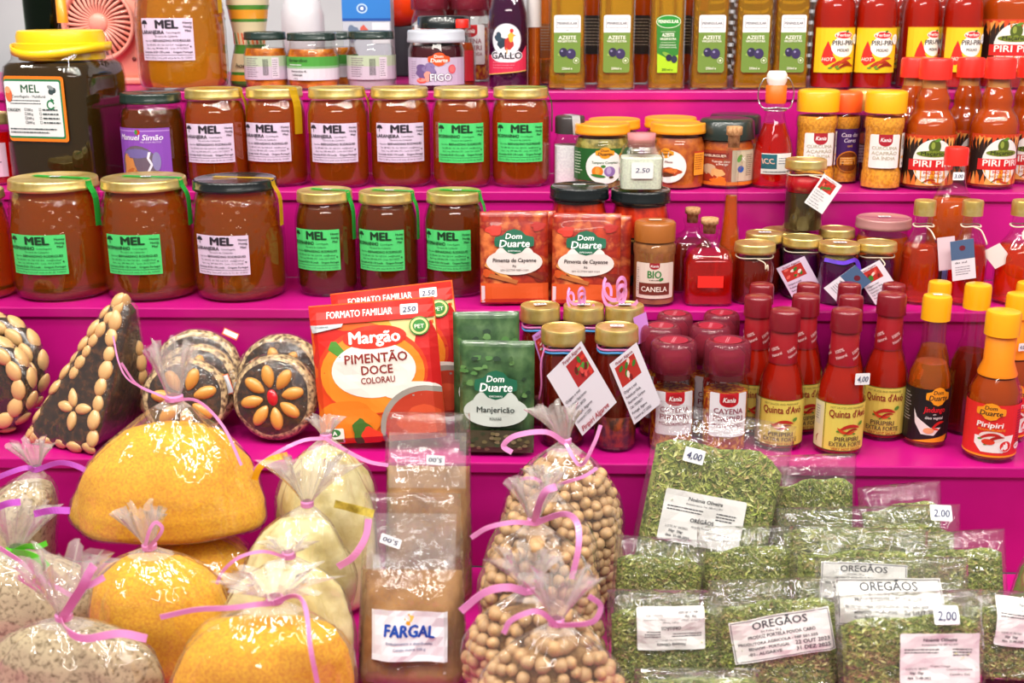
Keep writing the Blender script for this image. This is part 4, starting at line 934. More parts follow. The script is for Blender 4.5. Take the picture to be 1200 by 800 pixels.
# green herb sachets
GREENB = noisy('herb_print', '1e3a20', '5c7a4c', 60, .28, .2, coat=.5, c3='3a5a34', lo=.3, hi=.7)
def manj(label, x, yt, w_, back, rz=0, dx=0):
    root = thing('herb_sachet', label, 'spice sachet', 'green herb sachets'); w, h = .072, .108
    bm, surf = pouch_bm(w, h, .011, seed=x * .013); obj('pouch', bm, GREENB, root)
    a = Art(); rnd = random.Random(int(x))
    for k in range(40): a.blob(rnd.uniform(-33, 33), rnd.uniform(-46, 38), rnd.uniform(2, 5), rnd.uniform(1.5, 3), rnd.choice(('345428', '4c7a3c', '203a24', '5c8448')), k, 9)
    a.rect(-35, -53, 35, -31, '4a4230'); [a.blob(rnd.uniform(-32, 32), rnd.uniform(-50, -32), 2.6, 1.8, rnd.choice(('6a6040', '7c6c50', '38402a', '5a4c3c')), k, 8) for k in range(30)]
    a.ell(0, -12, 31, 15, 'c3cac4', 26); a.ell(0, -4, 22, 14, 'c3cac4', 24); sachet_logo(a, 0, 13, 14); a.text('ESPECIARIAS', 0, 1.6, 1.6, 'f2f4f0', up=False); a.text('Manjericão', 0, -13, 5.4, '3a4440', w=36); a.text('FOLHAS', 0, -20.4, 2.2, '3a4440', up=False)
    wrap_art(a, 'print', root, surf, w, h); stand_pouch(root, x, back, 'D', yt, w_, w, h, 9, 0, rz)
manj('green basil sachet standing in front of another, beside the big pepper pack', 582, 402, 88, .024, -2); manj('green basil sachet peeking out behind and left of the front one', 571, 369, 78, .062, 4)
# big paprika packs
def margao():
    a = Art(); W_, H_ = 148, 180
    a.rect(-74, -90, 74, 90, 'e8641c')
    a.poly([(-74, 90), (74, 90), (74, -10), (30, -90), (74, -90), (74, -90)][:4] + [(10, 60)], 'f0b040'); a.poly([(20, 66), (74, 66), (74, -20), (44, 10)], 'ecd08c'); a.blob(-46, 30, 30, 34, 'd42018', 3); a.blob(-60, -20, 18, 30, 'e04418', 6); a.blob(66, 10, 20, 46, 'c81c1c', 7)
    a.ell(-4, 2, 66, 56, 'd8401c', 30); a.ell(-4, 0, 62, 52, 'f08a24', 30); a.blob(-40, -60, 40, 26, 'e47c1c', 9, rough=.1); a.poly([(-54, 34), (-40, 22), (-16, 22), (-14, 30), (-34, 30), (-44, 44), (-50, 44)], '4c8a2c')
    a.ell(-2, 4, 50, 36, 'efe6de', 34); a.blob(40, -26, 34, 12, 'efe6de', 3, rough=.05)
    a.ell(2, 46, 38, 15, 'd8301c', 30); a.text('Margão', 2, 39, 15, 'faf4ee', w=60, bold=.03)
    a.text('PIMENTÃO', 2, 14, 11.5, '8c2420', w=74, bold=.012); a.text('DOCE', 2, -1, 11, '8c2420', w=37, bold=.012, up=False); a.text('COLORAU', 2, -13, 8, '8c2420', w=40, bold=.01, up=False)
    a.rect(-74, 66, 74, 90, 'd82a20'); a.text('FORMATO FAMILIAR', -14, 73.5, 8.4, 'faf2ee', w=78, bold=.016)
    a.poly([(-74, 66), (-72, 56), (-36, 62), (-34, 66)], 'c8ccd0'); a.text('CONSERVAR', -60, 62, 2, '5a6068')
    a.ell(56, 56, 12, 12, '3c8a3c'); a.ell(56, 56, 10.5, 10.5, 'ecd890'); a.ell(56, 56, 8, 8, '3c8a3c'); a.text('PET', 56, 53, 5, 'ecf0dc', bold=.01)
    # bowl of paprika and vegetables printed at the foot
    a.ell(52, -74, 52, 54, '9a948c', 34); a.ell(53, -76, 47, 49, 'b83820', 34); a.blob(50, -66, 26, 20, 'd2502c', 5); a.blob(-22, -76, 12, 18, '3c6a24', 4); a.blob(-12, -84, 12, 15, 'e03a24', 8)
    a.rect(-66, -88, -44, -68, 'e8e8e0', 2); a.ell(-55, -74, 7, 5, '2c7a3c'); a.text('A', -55, -77, 5.5, 'f4f4f0', bold=.02); a.rect(-64, -87, -46, -82, '6aa83c')
    return a
def pepper_pack(label, x, yt, w_, back, roll, yaw=0, sx=0, pr='250'):
    root = thing('pepper_pack', label, 'spice packet', 'family-size pepper packets'); w, h = .150, .182
    bm, surf = pouch_bm(w, h, .022, seed=x * .01, nx=16, nz=20); obj('pouch', bm, paint('e0541c', .28, coat=.5), root)
    old = paint
    a = margao(); o = wrap_art(a, 'print', root, surf, w, h, 16, 20, lift=.7)
    p_ = price(pr, 21, 13); wrap_art(p_, 'price_sticker', root, lambda x_, z_, q: surf(x_ + .045, z_ + .078, q), .03, h, 6, 60, lift=2.6, clip=False)
    stand_pouch(root, x, back, 'D', yt, w_, w, h, 9, roll, yaw); return root
p1 = pepper_pack('large red and orange sweet pepper packet with white oval, standing in front', 450, 360, 150, .040, -5.0)
p2 = pepper_pack('large red sweet pepper packet mostly hidden behind the front one', 478, 345, 146, .098, -7.0, pr='2.50')
# ---------------------------------------------------------------- almond and fig sweets on the fourth step
ALM = noisy('blanched_almond', 'c8965a', 'e2ba82', 90, .35, .1, coat=.4); ALMO = noisy('toasted_almond', 'c8822e', 'dca050', 90, .35, .1, coat=.4)
def almond_mesh():
    bm = bmesh.new(); bmesh.ops.create_uvsphere(bm, u_segments=10, v_segments=7, radius=1)
    for v in bm.verts:
        z = v.co.z; k = (1 - .35 * max(z, 0) ** 1.5); v.co = Vector((v.co.x * .60 * k, v.co.y * .38 * k, z))
    me = bpy.data.meshes.new('almond'); bm.to_mesh(me); bm.free(); me.polygons.foreach_set('use_smooth', [True] * len(me.polygons)); me.materials.append(ALM); return me
AM = almond_mesh(); AM2 = AM.copy(); AM2.materials[0] = ALMO
def almond(parent, pos, d, n, L=.011, me=None, fat=1.0):
    """d = long axis, n = outward normal"""
    o = bpy.data.objects.new('almond', me or AM); COL.objects.link(o); o.parent = parent
    d = d.normalized(); y = (n - d * n.dot(d)).normalized(); x = y.cross(d)
    o.matrix_local = Matrix(((x.x * L * fat, y.x * L, d.x * L, pos.x), (x.y * L * fat, y.y * L, d.y * L, pos.y), (x.z * L * fat, y.z * L, d.z * L, pos.z), (0, 0, 0, 1)))
    return o
FIG = noisy('fig_paste', '1c0e08', '5a3418', 160, .22, .9, coat=.7, lo=.35, hi=.7, dist=.0015, c3='38200f')
CRUMB = noisy('nut_crumb', '5a3c20', 'd8b888', 220, .5, .9, lo=.38, hi=.6, dist=.0015)
CLING = film('cling_wrap', 'ffffff', .02, .05, 70, .9, .004, 1.45)
zD = SHELF['D'][1]
# pyramid
Fp, Lp, Rp, Bp = atZ(112, 536, zD), atZ(28, 519, zD), atZ(182, 497, zD), atZ(96, 506, zD)
ap = atY(146, 343, (Fp.y + Rp.y) / 2 + .010)
org = Vector((Fp.x, Fp.y + .03, zD))
root = thing('almond_pyramid', 'tall dark fig pyramid with almond rows along its edges and an almond flower', 'fig sweet'); root.location = org + Vector((0, 0, .004))
Fl, Ll, Rl, Al, Bl = Fp - org, Lp - org, Rp - org, ap - org, Bp - org
bm = bmesh.new(); vs = [bm.verts.new(p) for p in (Fl, Ll, Rl, Bl, Fl + Vector((0, 0, .01)), Ll + Vector((0, 0, .01)), Rl + Vector((0, 0, .01)), Al + Vector((-.013, -.006, -.006)), Al + Vector((.012, .0, -.006)), Al + Vector((-.006, .010, -.006)), Al)]
bmesh.ops.convex_hull(bm, input=vs)
for _ in range(3):
    bmesh.ops.subdivide_edges(bm, edges=[e for e in bm.edges if e.calc_length() > .014], cuts=1, use_grid_fill=True); bmesh.ops.triangulate(bm, faces=bm.faces)
for _ in range(3): bmesh.ops.smooth_vert(bm, verts=bm.verts, factor=.5, use_axis_x=True, use_axis_y=True, use_axis_z=True)
for v in bm.verts:
    if v.co.z > .004: v.co += Vector((noise.noise(v.co * 70), noise.noise(v.co * 70 + Vector((9, 0, 0))), 0)) * .0015
    v.co.z = max(v.co.z, 0)
shell = bm.copy(); obj('fig_body', bm, FIG, root)
cen = (Fl + Ll + Rl + Al) / 4
nfront = (Ll - Fl).cross(Al - Fl).normalized(); nfront = nfront if nfront.y < 0 else -nfront
nright = (Rl - Fl).cross(Al - Fl).normalized(); nright = nright if nright.x > 0 else -nright
def row(a, b, n, nrm, t0=.06, t1=.94, L=.0095, me=None, ins=.004):
    d = (b - a)
    for k in range(n):
        t = t0 + (t1 - t0) * k / (n - 1); q = a + d * t
        loc_, nr_, _i, _d = BV.find_nearest(q + (cen - q) * .04)
        almond(root, loc_, d + Vector((random.uniform(-.02, .02), 0, random.uniform(-.02, .02))), (nr_ + nrm * 1.2).normalized(), L * (1.0 + .12 * math.sin(k * 2.1)), me, 1.15)
random.seed(4)
from mathutils.bvhtree import BVHTree
BV = BVHTree.FromBMesh(shell)
inw = (Ll - Fl).normalized() * .006
row(Fl + inw, Al + inw * .5, 9, nfront, .09, .93, .0105)
row(Ll, Al, 10, (nfront + Vector((-1, 0, .2))).normalized(), .05, .95, .0105)
row(Fl, Ll, 5, (nfront + Vector((0, 0, -.3))).normalized(), .10, .92, .010)
row(Rl * .88 + Fl * .12, Al, 9, (nright + nfront * .4).normalized(), .06, .93, .0105)
row(Ll * .86 + Fl * .14, Al * .93 + Fl * .07, 7, nfront, .5, .97, .0085)
fc = BV.find_nearest(Fl * .42 + Ll * .34 + Al * .24)[0]
e1 = (Ll - Fl).normalized(); e2 = nfront.cross(e1).normalized()
if e2.z < 0: e2 = -e2
for dx, dz in ((-.35, 1), (1, .15), (-.9, .1), (-.0, -1)):
    d = (-e1 * dx + e2 * dz).normalized(); almond(root, fc + d * .0125, d, nfront, .0105, ALM and AM, 1.0)
for v in shell.verts: v.co = cen + (v.co - cen) * 1.035
for v in shell.verts: v.co.z = max(v.co.z, .0002)
obj('cling_wrap', shell, CLING, root)
obj('ribbon', ribbon([atY(133, 398, Fp.y + .002) - org, atY(140, 430, Fp.y - .006) - org, atY(152, 450, Fp.y - .008) - org, atY(178, 463, Fp.y - .004) - org], .0016, 6), PKR, root)
# discs
def disc(label, cx, cy, rpx, Y, th=.028, yaw=0, tilt=10, face=None, ring=0, flower=0, cherry=False, group=None, seeds=False, L=.012, me=None, ax=0.0, wrap=True):
    root = thing('fig_cake', label, 'fig sweet', group); c = atY(cx, cy, Y); r = rpx * depth(c) / FPX
    root.rotation_euler = (R(-tilt), 0, R(yaw))
    root.location = Vector((c.x, Y, zD + r * 1.05)) if abs(c.z - zD - r) < .03 else c
    n = 40; prof = [(0, -th / 2), (r * .86, -th / 2), (r * .95, -th * .42), (r, -th * .15), (r, th * .15), (r * .95, th * .42), (r * .86, th / 2), (0, th / 2)]
    bm = lathe([(q[0], q[1], 1 if 1 <= i <= 5 and seeds else 0) for i, q in enumerate(prof)], n)
    bmesh.ops.rotate(bm, verts=bm.verts, matrix=Matrix.Rotation(R(90), 3, 'X'))
    for v in bm.verts: v.co += v.co.normalized() * .0018 * noise.noise(v.co * 60 + Vector((cx, 0, 0)))
    obj('fig_body', bm, [FIG, CRUMB], root)
    N = Vector((0, -1, 0)); f = -th / 2 - .0015
    for k in range(ring):
        a = 2 * math.pi * k / ring; p = Vector((math.cos(a) * r * .82, f, math.sin(a) * r * .82)); t = Vector((-math.sin(a), 0, math.cos(a))); almond(root, p, t, N, L, me, 1.15)
        p = Vector((math.cos(a + .2) * r * .985, th * .05, math.sin(a + .2) * r * .985)); 
        if ax: almond(root, p, t, Vector((math.cos(a), -.2, math.sin(a))), L, me, 1.1)
    for k in range(flower):
        a = 2 * math.pi * (k + .3) / flower; d = Vector((math.cos(a), 0, math.sin(a))); almond(root, d * r * .50 + Vector((0, f, 0)), d * -1, N, L, me, .95)
    if cherry:
        b2 = bmesh.new(); bmesh.ops.create_uvsphere(b2, u_segments=12, v_segments=8, radius=1)
        for v in b2.verts: v.co = Vector((v.co.x * .006, f + v.co.y * .003, v.co.z * .009))
        obj('cherry', b2, paint('c81828', .2, coat=.8), root, rot=(0, R(-15), 0))
    if wrap:
        b2 = lathe([(0, -th / 2 - .006), (r * .8, -th / 2 - .005), (r * 1.03, -th * .3), (r * 1.035, th * .2), (r * .9, th * .6), (0, th * .6)], n); bmesh.ops.rotate(b2, verts=b2.verts, matrix=Matrix.Rotation(R(90), 3, 'X')); obj('cling_wrap', b2, CLING, root)
    return root
FG = 'round fig and almond cakes'
disc('round fig cake with an eight-almond flower around a red cherry, nearest of the right pair', 323, 453, 50, 1.195, .022, -6, 14, flower=8, cherry=True, group=FG, seeds=True, L=.0125, me=AM2)
disc('round fig cake behind the one with the red cherry', 331, 449, 53, 1.24, .024, -6, 14, group=FG, seeds=True, flower=8, me=AM2)
d = disc('round fig cake with toasted almonds, behind the knot of the big yellow bag', 217, 458, 49, 1.190, .018, 10, 14, flower=7, group=FG, seeds=True, L=.0125, me=AM2)
d = disc('round fig cake with orange-edged tag, right behind the yellow bag knot', 230, 452, 50, 1.225, .018, 6, 14, flower=6, group=FG, seeds=True, me=AM2)
a = Art(); a.rect(-5, -11, 5, 11, 'e87038'); a.rect(-3.6, -10, 4, 10, 'dfe0ea'); a.build('paper_tag', d, 'flat', z=.002, y=.014, loc=(.036, 0, 0), rot=(0, R(-18), 0))
d = disc('round fig cake leaning on the riser, last of the three behind the yellow bag', 233, 450, 52, 1.258, .018, 4, 14, group=FG, seeds=True)
a = Art(); a.rect(-9, -4, 9, 4, 'e87038'); a.rect(-8, -2.6, 8, 3, 'dfe0ea'); a.build('paper_tag', d, 'flat', z=.049, y=.009, loc=(.018, 0, 0), rot=(0, R(25), 0))
disc('dark fig wheel studded with pale almonds, nearest at the left edge', -12, 452, 56, 1.208, .020, -10, 6, ring=13, group='almond-studded fig wheels', L=.0125, ax=1)
disc('dark fig wheel studded with pale almonds, behind the nearest one at the left edge', -2, 443, 62, 1.246, .020, -10, 6, ring=14, group='almond-studded fig wheels', L=.0125, ax=1)
# ---------------------------------------------------------------- tied bags
BAGF = film('bag_film', 'ffffff', .03, .04, 26, 1.0, .012, 1.85, stretch=(1, 1, .35)); NECKF = film('bag_neck_film', 'ffffff', .28, .08, 60, .9, .004, 1.5, 'f4eee8')
CORN = noisy('cornmeal', 'e89800', 'fabe04', 420, .8, .3, lo=.35, hi=.65); FLOUR = noisy('pale_flour', 'dac680', 'f0e2a8', 45, .85, .7, 5, dist=.004)
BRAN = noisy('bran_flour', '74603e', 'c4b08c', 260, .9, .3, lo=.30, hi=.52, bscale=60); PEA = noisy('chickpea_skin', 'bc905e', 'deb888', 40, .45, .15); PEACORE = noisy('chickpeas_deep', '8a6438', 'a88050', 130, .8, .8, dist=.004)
def pea_mesh():
    bm = bmesh.new(); bmesh.ops.create_icosphere(bm, subdivisions=2, radius=1)
    for v in bm.verts:
        c = v.co.copy(); k = 1 + .28 * max(0, c.z - .6) * 2 - .10 * max(0, .25 - abs(c.x)) * 4 * max(0, -c.z + .2); v.co = c * k
    me = bpy.data.meshes.new('chickpea'); bm.to_mesh(me); bm.free(); me.polygons.foreach_set('use_smooth', [True] * len(me.polygons)); me.materials.append(PEA); return me
PM = pea_mesh()
PROF = {'pear': [(0, .80), (.03, .96), (.08, 1), (.2, 1), (.35, .93), (.5, .80), (.65, .62), (.8, .40), (.9, .24), (.97, .10), (1, .055)],
        'round': [(0, .78), (.04, .94), (.12, 1), (.3, 1.0), (.5, .96), (.65, .87), (.78, .70), (.88, .47), (.95, .22), (1, .07)],
        'pillow': [(0, .85), (.06, .98), (.2, 1), (.5, .99), (.68, .90), (.8, .72), (.9, .45), (.96, .2), (1, .07)]}
def pf(name, t):
    P_ = PROF[name]
    for (a, x), (b, y) in zip(P_, P_[1:]):
        if t <= b: return x + (y - x) * (t - a) / (b - a)
    return P_[-1][1]
def bag(label, tie, wpx, Y, cont, shape='round', zb=None, dep=.09, fill=.8, tuft=.035, flare=.018, tdx=0, group=None, cx=None, seed=1, cname='contents', nm='tied_bag', cat='food bag', ribm=None, lump=.006, tails=()):
    root = thing(nm, label, cat, group); zb = SHELF['E'][1] if zb is None else zb
    tp = atY(tie[0], tie[1], Y); Hh = tp.z - zb; bx = atY(cx if cx is not None else tie[0], tie[1] + 80, Y); rx = wpx / 2 * depth(bx) / FPX; ry = dep / 2
    root.location = (bx.x, Y, zb); sh = tp.x - bx.x; rnd = random.Random(seed); ph = [rnd.random() * 6.28 for _ in range(6)]
    def sf(t, a, ins=0.0, pl=1.0):
        w = pf(shape, t); s_ = max(0, (t - .35) / .65)
        k = 1 + pl * s_ * (.05 * math.sin(9 * a + ph[0]) + .045 * math.sin(14 * a + ph[1] + t * 2) + .03 * math.sin(23 * a + ph[2]))
        nn = noise.noise(Vector((math.cos(a) * 1.6 + seed, math.sin(a) * 1.6, t * 2.6))) * lump * (1 if t > .02 else .2) * min(1, (1 - t) * 4)
        k += pl * s_ * .05 * noise.noise(Vector((math.cos(a) * 5, math.sin(a) * 5, seed)))
        x = (rx * w * k + nn - ins) * math.cos(a); y = (ry * w * k + nn - ins) * math.sin(a)
        return Vector((x + sh * t ** 2, y, t * Hh))
    n, m = 72, 30; bm = bmesh.new(); rings = [[bm.verts.new(sf(j / m, 2 * math.pi * i / n)) for i in range(n)] for j in range(m + 1)]
    # flared, pleated neck above the tie
    for j in range(1, 8):
        u = j / 7; rr = .055 * rx + .001 + flare * u ** 1.2; ring = []
        for i in range(n):
            a = 2 * math.pi * i / n; k = 1 + .34 * u * math.sin(8 * a + ph[3]) + .22 * u * math.sin(17 * a + ph[4]) + .1 * math.sin(29 * a)
            ring.append(bm.verts.new((sh + tdx * u + rr * k * math.cos(a), rr * k * .7 * math.sin(a), Hh + tuft * u * (1 + .10 * math.sin(6 * a + ph[5]) + .05 * math.sin(19 * a)))))
        rings.append(ring)
    for j in range(len(rings) - 1):
        for i in range(n):
            f = bm.faces.new((rings[j][i], rings[j][(i + 1) % n], rings[j + 1][(i + 1) % n], rings[j + 1][i])); f.material_index = 1 if j >= m - 2 else 0
    bm.faces.new(rings[0][::-1])
    obj('bag', bm, [BAGF, NECKF], root)
    b2 = bmesh.new(); mm = 20; rs = []
    for j in range(mm + 1):
        t = .008 + (fill - .008) * j / mm; rs.append([b2.verts.new(sf(t, 2 * math.pi * i / 48, .0022 if cname != 'chickpeas' else .010, .4)) for i in range(48)])
    for q in range(1, 5):
        g = 1 - q / 5; ring = []
        for i in range(48):
            p = rs[mm][i].co; c = Vector((sh * fill ** 2, 0, p.z)); z = p.z + Hh * .05 * (1 - g * g) + .006 * (1 - g) * noise.noise(p * 60 * g + Vector((q, seed, 0)))
            ring.append(b2.verts.new((c.x + (p.x - c.x) * g, p.y * g, z)))
        rs.append(ring)
    for j in range(len(rs) - 1):
        for i in range(48): b2.faces.new((rs[j][i], rs[j][(i + 1) % 48], rs[j + 1][(i + 1) % 48], rs[j + 1][i]))
    b2.faces.new(rs[-1]); b2.faces.new(rs[0][::-1])
    for v in b2.verts: v.co += Vector((noise.noise(v.co * 90), noise.noise(v.co * 90 + Vector((5, 5, 5))), noise.noise(v.co * 90 + Vector((15, 5, 5))))) * (.0016 if v.co.z > .01 else 0)
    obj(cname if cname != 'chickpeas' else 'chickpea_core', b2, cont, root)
    if cname == 'chickpeas':
        cnt = 0; pr = .0056; t = .10
        cl = MROT.transposed()
        while t < fill + .06 and cnt < 299:
            tt = min(t, fill); w = pf(shape, tt); ins = .0075 + (t - tt) / .06 * .028; per = math.pi * (3 * (rx * w + ry * w) - math.sqrt((3 * rx * w + ry * w) * (rx * w + 3 * ry * w))); k = max(4, int(per / (pr * 1.95))); o0 = rnd.random()
            for i in range(k):
                a = 2 * math.pi * (i + o0 + rnd.uniform(-.3, .3)) / k
                if t <= fill and math.sin(a) > .30: continue
                p = sf(tt, a, ins + rnd.uniform(-.0025, .0012), .4); p.z += (t - tt) * Hh * 1.2 + rnd.uniform(-.0022, .0022)
                o = bpy.data.objects.new('chickpea', PM); COL.objects.link(o); o.parent = root; o.location = p; o.scale = [pr * rnd.uniform(.84, 1.14)] * 3; o.rotation_euler = [rnd.uniform(0, 6.28) for _ in range(3)]; cnt += 1
                if cnt >= 299: break
            dz = Hh * .01; t += pr * 1.72 / Hh if t < fill else .03
    rm = ribm or PKR; org_ = Vector(root.location)
    kr = rx * .055 + .0022; k_ = obj('ribbon_knot', lathe([(kr * .8, -.003), (kr * 1.15, -.002), (kr * 1.15, .002), (kr * .8, .003)], 20), rm, root, loc=(sh, 0, Hh))
    for tl in tails:
        pts = [Vector((sh, -kr, Hh))] if tl[0] == 'k' else []
        yo = tl[1]
        pts += [atY(px, py, Y + yo + dy) - org_ for px, py, dy in tl[2]]
        obj('ribbon_tail', ribbon(pts, tl[3], 6, twist=.25), tl[4] if len(tl) > 4 else rm, root)
    return root
E_ = SHELF['E'][1]
CM = 'tied bags of yellow cornmeal'; FM = 'tied bags of pale flour'; BM_ = 'tied bags of speckled bran flour'; CP = 'tied bags of chickpeas'
# cornmeal: a flat one carries the big one
lo = bag('bag of cornmeal lying under the biggest yellow bag, seen at its right foot', (235, 622, ), 165, 1.03, CORN, 'pillow', dep=.11, fill=.90, tuft=.004, flare=.002, cx=205, group=CM, seed=11)
lowtop = E_ + (atY(235, 622, 1.03).z - E_)
zb1 = lowtop + .004
bag('biggest yellow cornmeal bag with a tall pleated neck, in front of the fig cakes', (204, 466), 234, 1.035, CORN, 'pear', zb=zb1, dep=.115, fill=.74, tuft=.050, flare=.013, tdx=.0, cx=192, group=CM, seed=2, lump=.008,
    tails=[('k', -.01, [(185, 462, -.002), (160, 450, .0), (142, 425, .0)], .0022), ('k', -.008, [(232, 470, -.004), (262, 500, -.012), (283, 545, -.020)], .0026)])
bag('yellow cornmeal bag with a small pink loop at its knot, below the biggest one', (175, 640), 168, .930, CORN, 'pillow', dep=.078, fill=.86, tuft=.034, flare=.013, tdx=-.006, cx=186, group=CM, seed=3,
    tails=[('k', -.006, [(186, 628, -.004), (190, 618, -.004), (182, 612, -.004), (175, 622, -.006), (170, 640, -.006)], .003)])
bag('yellow cornmeal bag at the bottom edge with pink ribbon over it', (322, 702), 218, .815, CORN, 'pillow', dep=.078, fill=.80, tuft=.018, flare=.03, cx=298, group=CM, seed=4,
    tails=[('k', -.010, [(300, 708, -.004), (270, 712, -.008), (230, 714, -.012), (188, 723, -.014)], .004), ('k', -.008, [(345, 698, -.006), (358, 712, -.02), (364, 760, -.035), (372, 800, -.036)], .0035)])
# flour
bag('pale flour bag at the back, below the red cherry cake', (382, 511), 126, 1.062, FLOUR, 'round', dep=.10, fill=.88, tuft=.018, flare=.010, group=FM, seed=5, lump=.010,
    tails=[('k', -.008, [(355, 516, -.004), (325, 530, -.010), (300, 548, -.012), (288, 566, -.012)], .0035), ('k', -.006, [(395, 522, -.01), (430, 540, -.02), (455, 545, -.015)], .0035), ('n', -.03, [(337, 533, 0), (318, 538, -.004), (304, 548, -.006), (298, 562, -.006)], .006, YEL)])
bag('pale flour bag in the middle with a large crumpled clear neck', (360, 590), 136, .973, FLOUR, 'round', dep=.066, fill=.86, tuft=.040, flare=.028, tdx=.004, cx=344, group=FM, seed=6, lump=.010,
    tails=[('n', -.045, [(432, 608, .0), (428, 630, -.004), (414, 652, -.006), (396, 664, -.006)], .006), ('n', -.040, [(392, 590, .0), (412, 595, 0), (438, 602, 0)], .007, noisy('gold_twist', '8a7420', 'd8c050', 80, .3, .2))])
bag('pale flour bag with cracked lumps, directly behind the bottom yellow bag', (338, 650), 160, .900, FLOUR, 'round', dep=.058, fill=.90, tuft=.012, flare=.014, cx=333, group=FM, seed=7, lump=.012,
    tails=[('k', -.008, [(310, 646, -.004), (282, 652, -.010), (262, 668, -.012), (254, 684, -.012)], .0028)])
# bran
bag('speckled bran flour bag with purple ribbon, at the back by the left edge', (43, 549), 112, 1.06, BRAN, 'round', dep=.10, fill=.84, tuft=.026, flare=.014, cx=2, tdx=-.005, ribm=PURR, group=BM_, seed=8,
    tails=[('k', -.006, [(30, 548, -.004), (5, 556, -.008), (-15, 566, -.01)], .005), ('k', -.006, [(70, 542, -.004), (95, 548, -.008), (108, 560, -.01)], .005)])
bag('speckled bran flour bag with green ribbon tied at its neck, left edge', (18, 643), 230, .965, BRAN, 'round', dep=.085, fill=.88, tuft=.040, flare=.020, cx=18, tdx=.012, ribm=paint('5ac82a', .3, coat=.4), group=BM_, seed=9,
    tails=[('k', -.006, [(30, 640, -.006), (45, 640, -.008), (55, 636, -.008)], .005), ('k', -.008, [(30, 648, -.008), (46, 655, -.012), (56, 664, -.013)], .006), ('n', -.02, [(-6, 596, 0), (8, 590, 0), (24, 588, 0)], .006, PURR), ('n', -.03, [(40, 602, 0), (60, 598, 0), (82, 598, 0)], .006, PURR), ('n', -.055, [(-10, 636, 0), (20, 655, 0), (50, 678, -.004), (84, 698, -.006)], .004, PKR)])
bag('speckled bran flour bag nearest the bottom left corner with pink ribbons', (75, 722), 205, .842, BRAN, 'pillow', dep=.072, fill=.86, tuft=.050, flare=.026, cx=92, tdx=.006, group=BM_, seed=10,
    tails=[('k', -.012, [(95, 690, -.008), (104, 672, -.01), (110, 662, -.01)], .007), ('k', -.014, [(80, 740, -.02), (100, 748, -.026), (140, 742, -.03), (172, 748, -.03)], .006), ('k', -.012, [(92, 692, -.006), (108, 684, -.008), (122, 676, -.008)], .005)])
# chickpeas
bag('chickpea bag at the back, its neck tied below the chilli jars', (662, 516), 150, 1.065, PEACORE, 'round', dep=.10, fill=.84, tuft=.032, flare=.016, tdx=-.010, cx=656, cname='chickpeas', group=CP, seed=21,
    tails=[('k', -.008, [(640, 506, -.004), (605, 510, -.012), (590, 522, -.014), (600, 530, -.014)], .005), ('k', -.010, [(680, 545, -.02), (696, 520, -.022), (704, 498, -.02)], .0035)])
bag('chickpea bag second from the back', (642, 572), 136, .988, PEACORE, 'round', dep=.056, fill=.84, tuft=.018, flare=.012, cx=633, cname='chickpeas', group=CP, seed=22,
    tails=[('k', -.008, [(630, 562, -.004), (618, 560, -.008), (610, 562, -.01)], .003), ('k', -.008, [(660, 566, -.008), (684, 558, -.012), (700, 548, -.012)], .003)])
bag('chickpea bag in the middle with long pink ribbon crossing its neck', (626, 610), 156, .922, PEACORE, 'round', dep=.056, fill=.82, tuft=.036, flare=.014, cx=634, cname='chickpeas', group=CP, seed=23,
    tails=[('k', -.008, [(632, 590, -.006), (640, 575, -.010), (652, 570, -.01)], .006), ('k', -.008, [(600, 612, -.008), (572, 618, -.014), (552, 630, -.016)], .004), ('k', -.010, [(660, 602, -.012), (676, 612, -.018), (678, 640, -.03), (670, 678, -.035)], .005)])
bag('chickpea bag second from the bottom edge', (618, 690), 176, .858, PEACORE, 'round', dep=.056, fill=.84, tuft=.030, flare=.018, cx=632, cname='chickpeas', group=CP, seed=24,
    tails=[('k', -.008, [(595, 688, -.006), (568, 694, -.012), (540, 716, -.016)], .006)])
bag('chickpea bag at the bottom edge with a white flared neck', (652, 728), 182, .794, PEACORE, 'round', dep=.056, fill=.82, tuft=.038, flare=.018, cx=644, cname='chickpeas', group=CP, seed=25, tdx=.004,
    tails=[('k', -.008, [(630, 716, -.006), (600, 726, -.012), (590, 742, -.014)], .004), ('k', -.008, [(670, 732, -.006), (695, 728, -.010), (704, 710, -.01), (690, 698, -.01)], .004)])
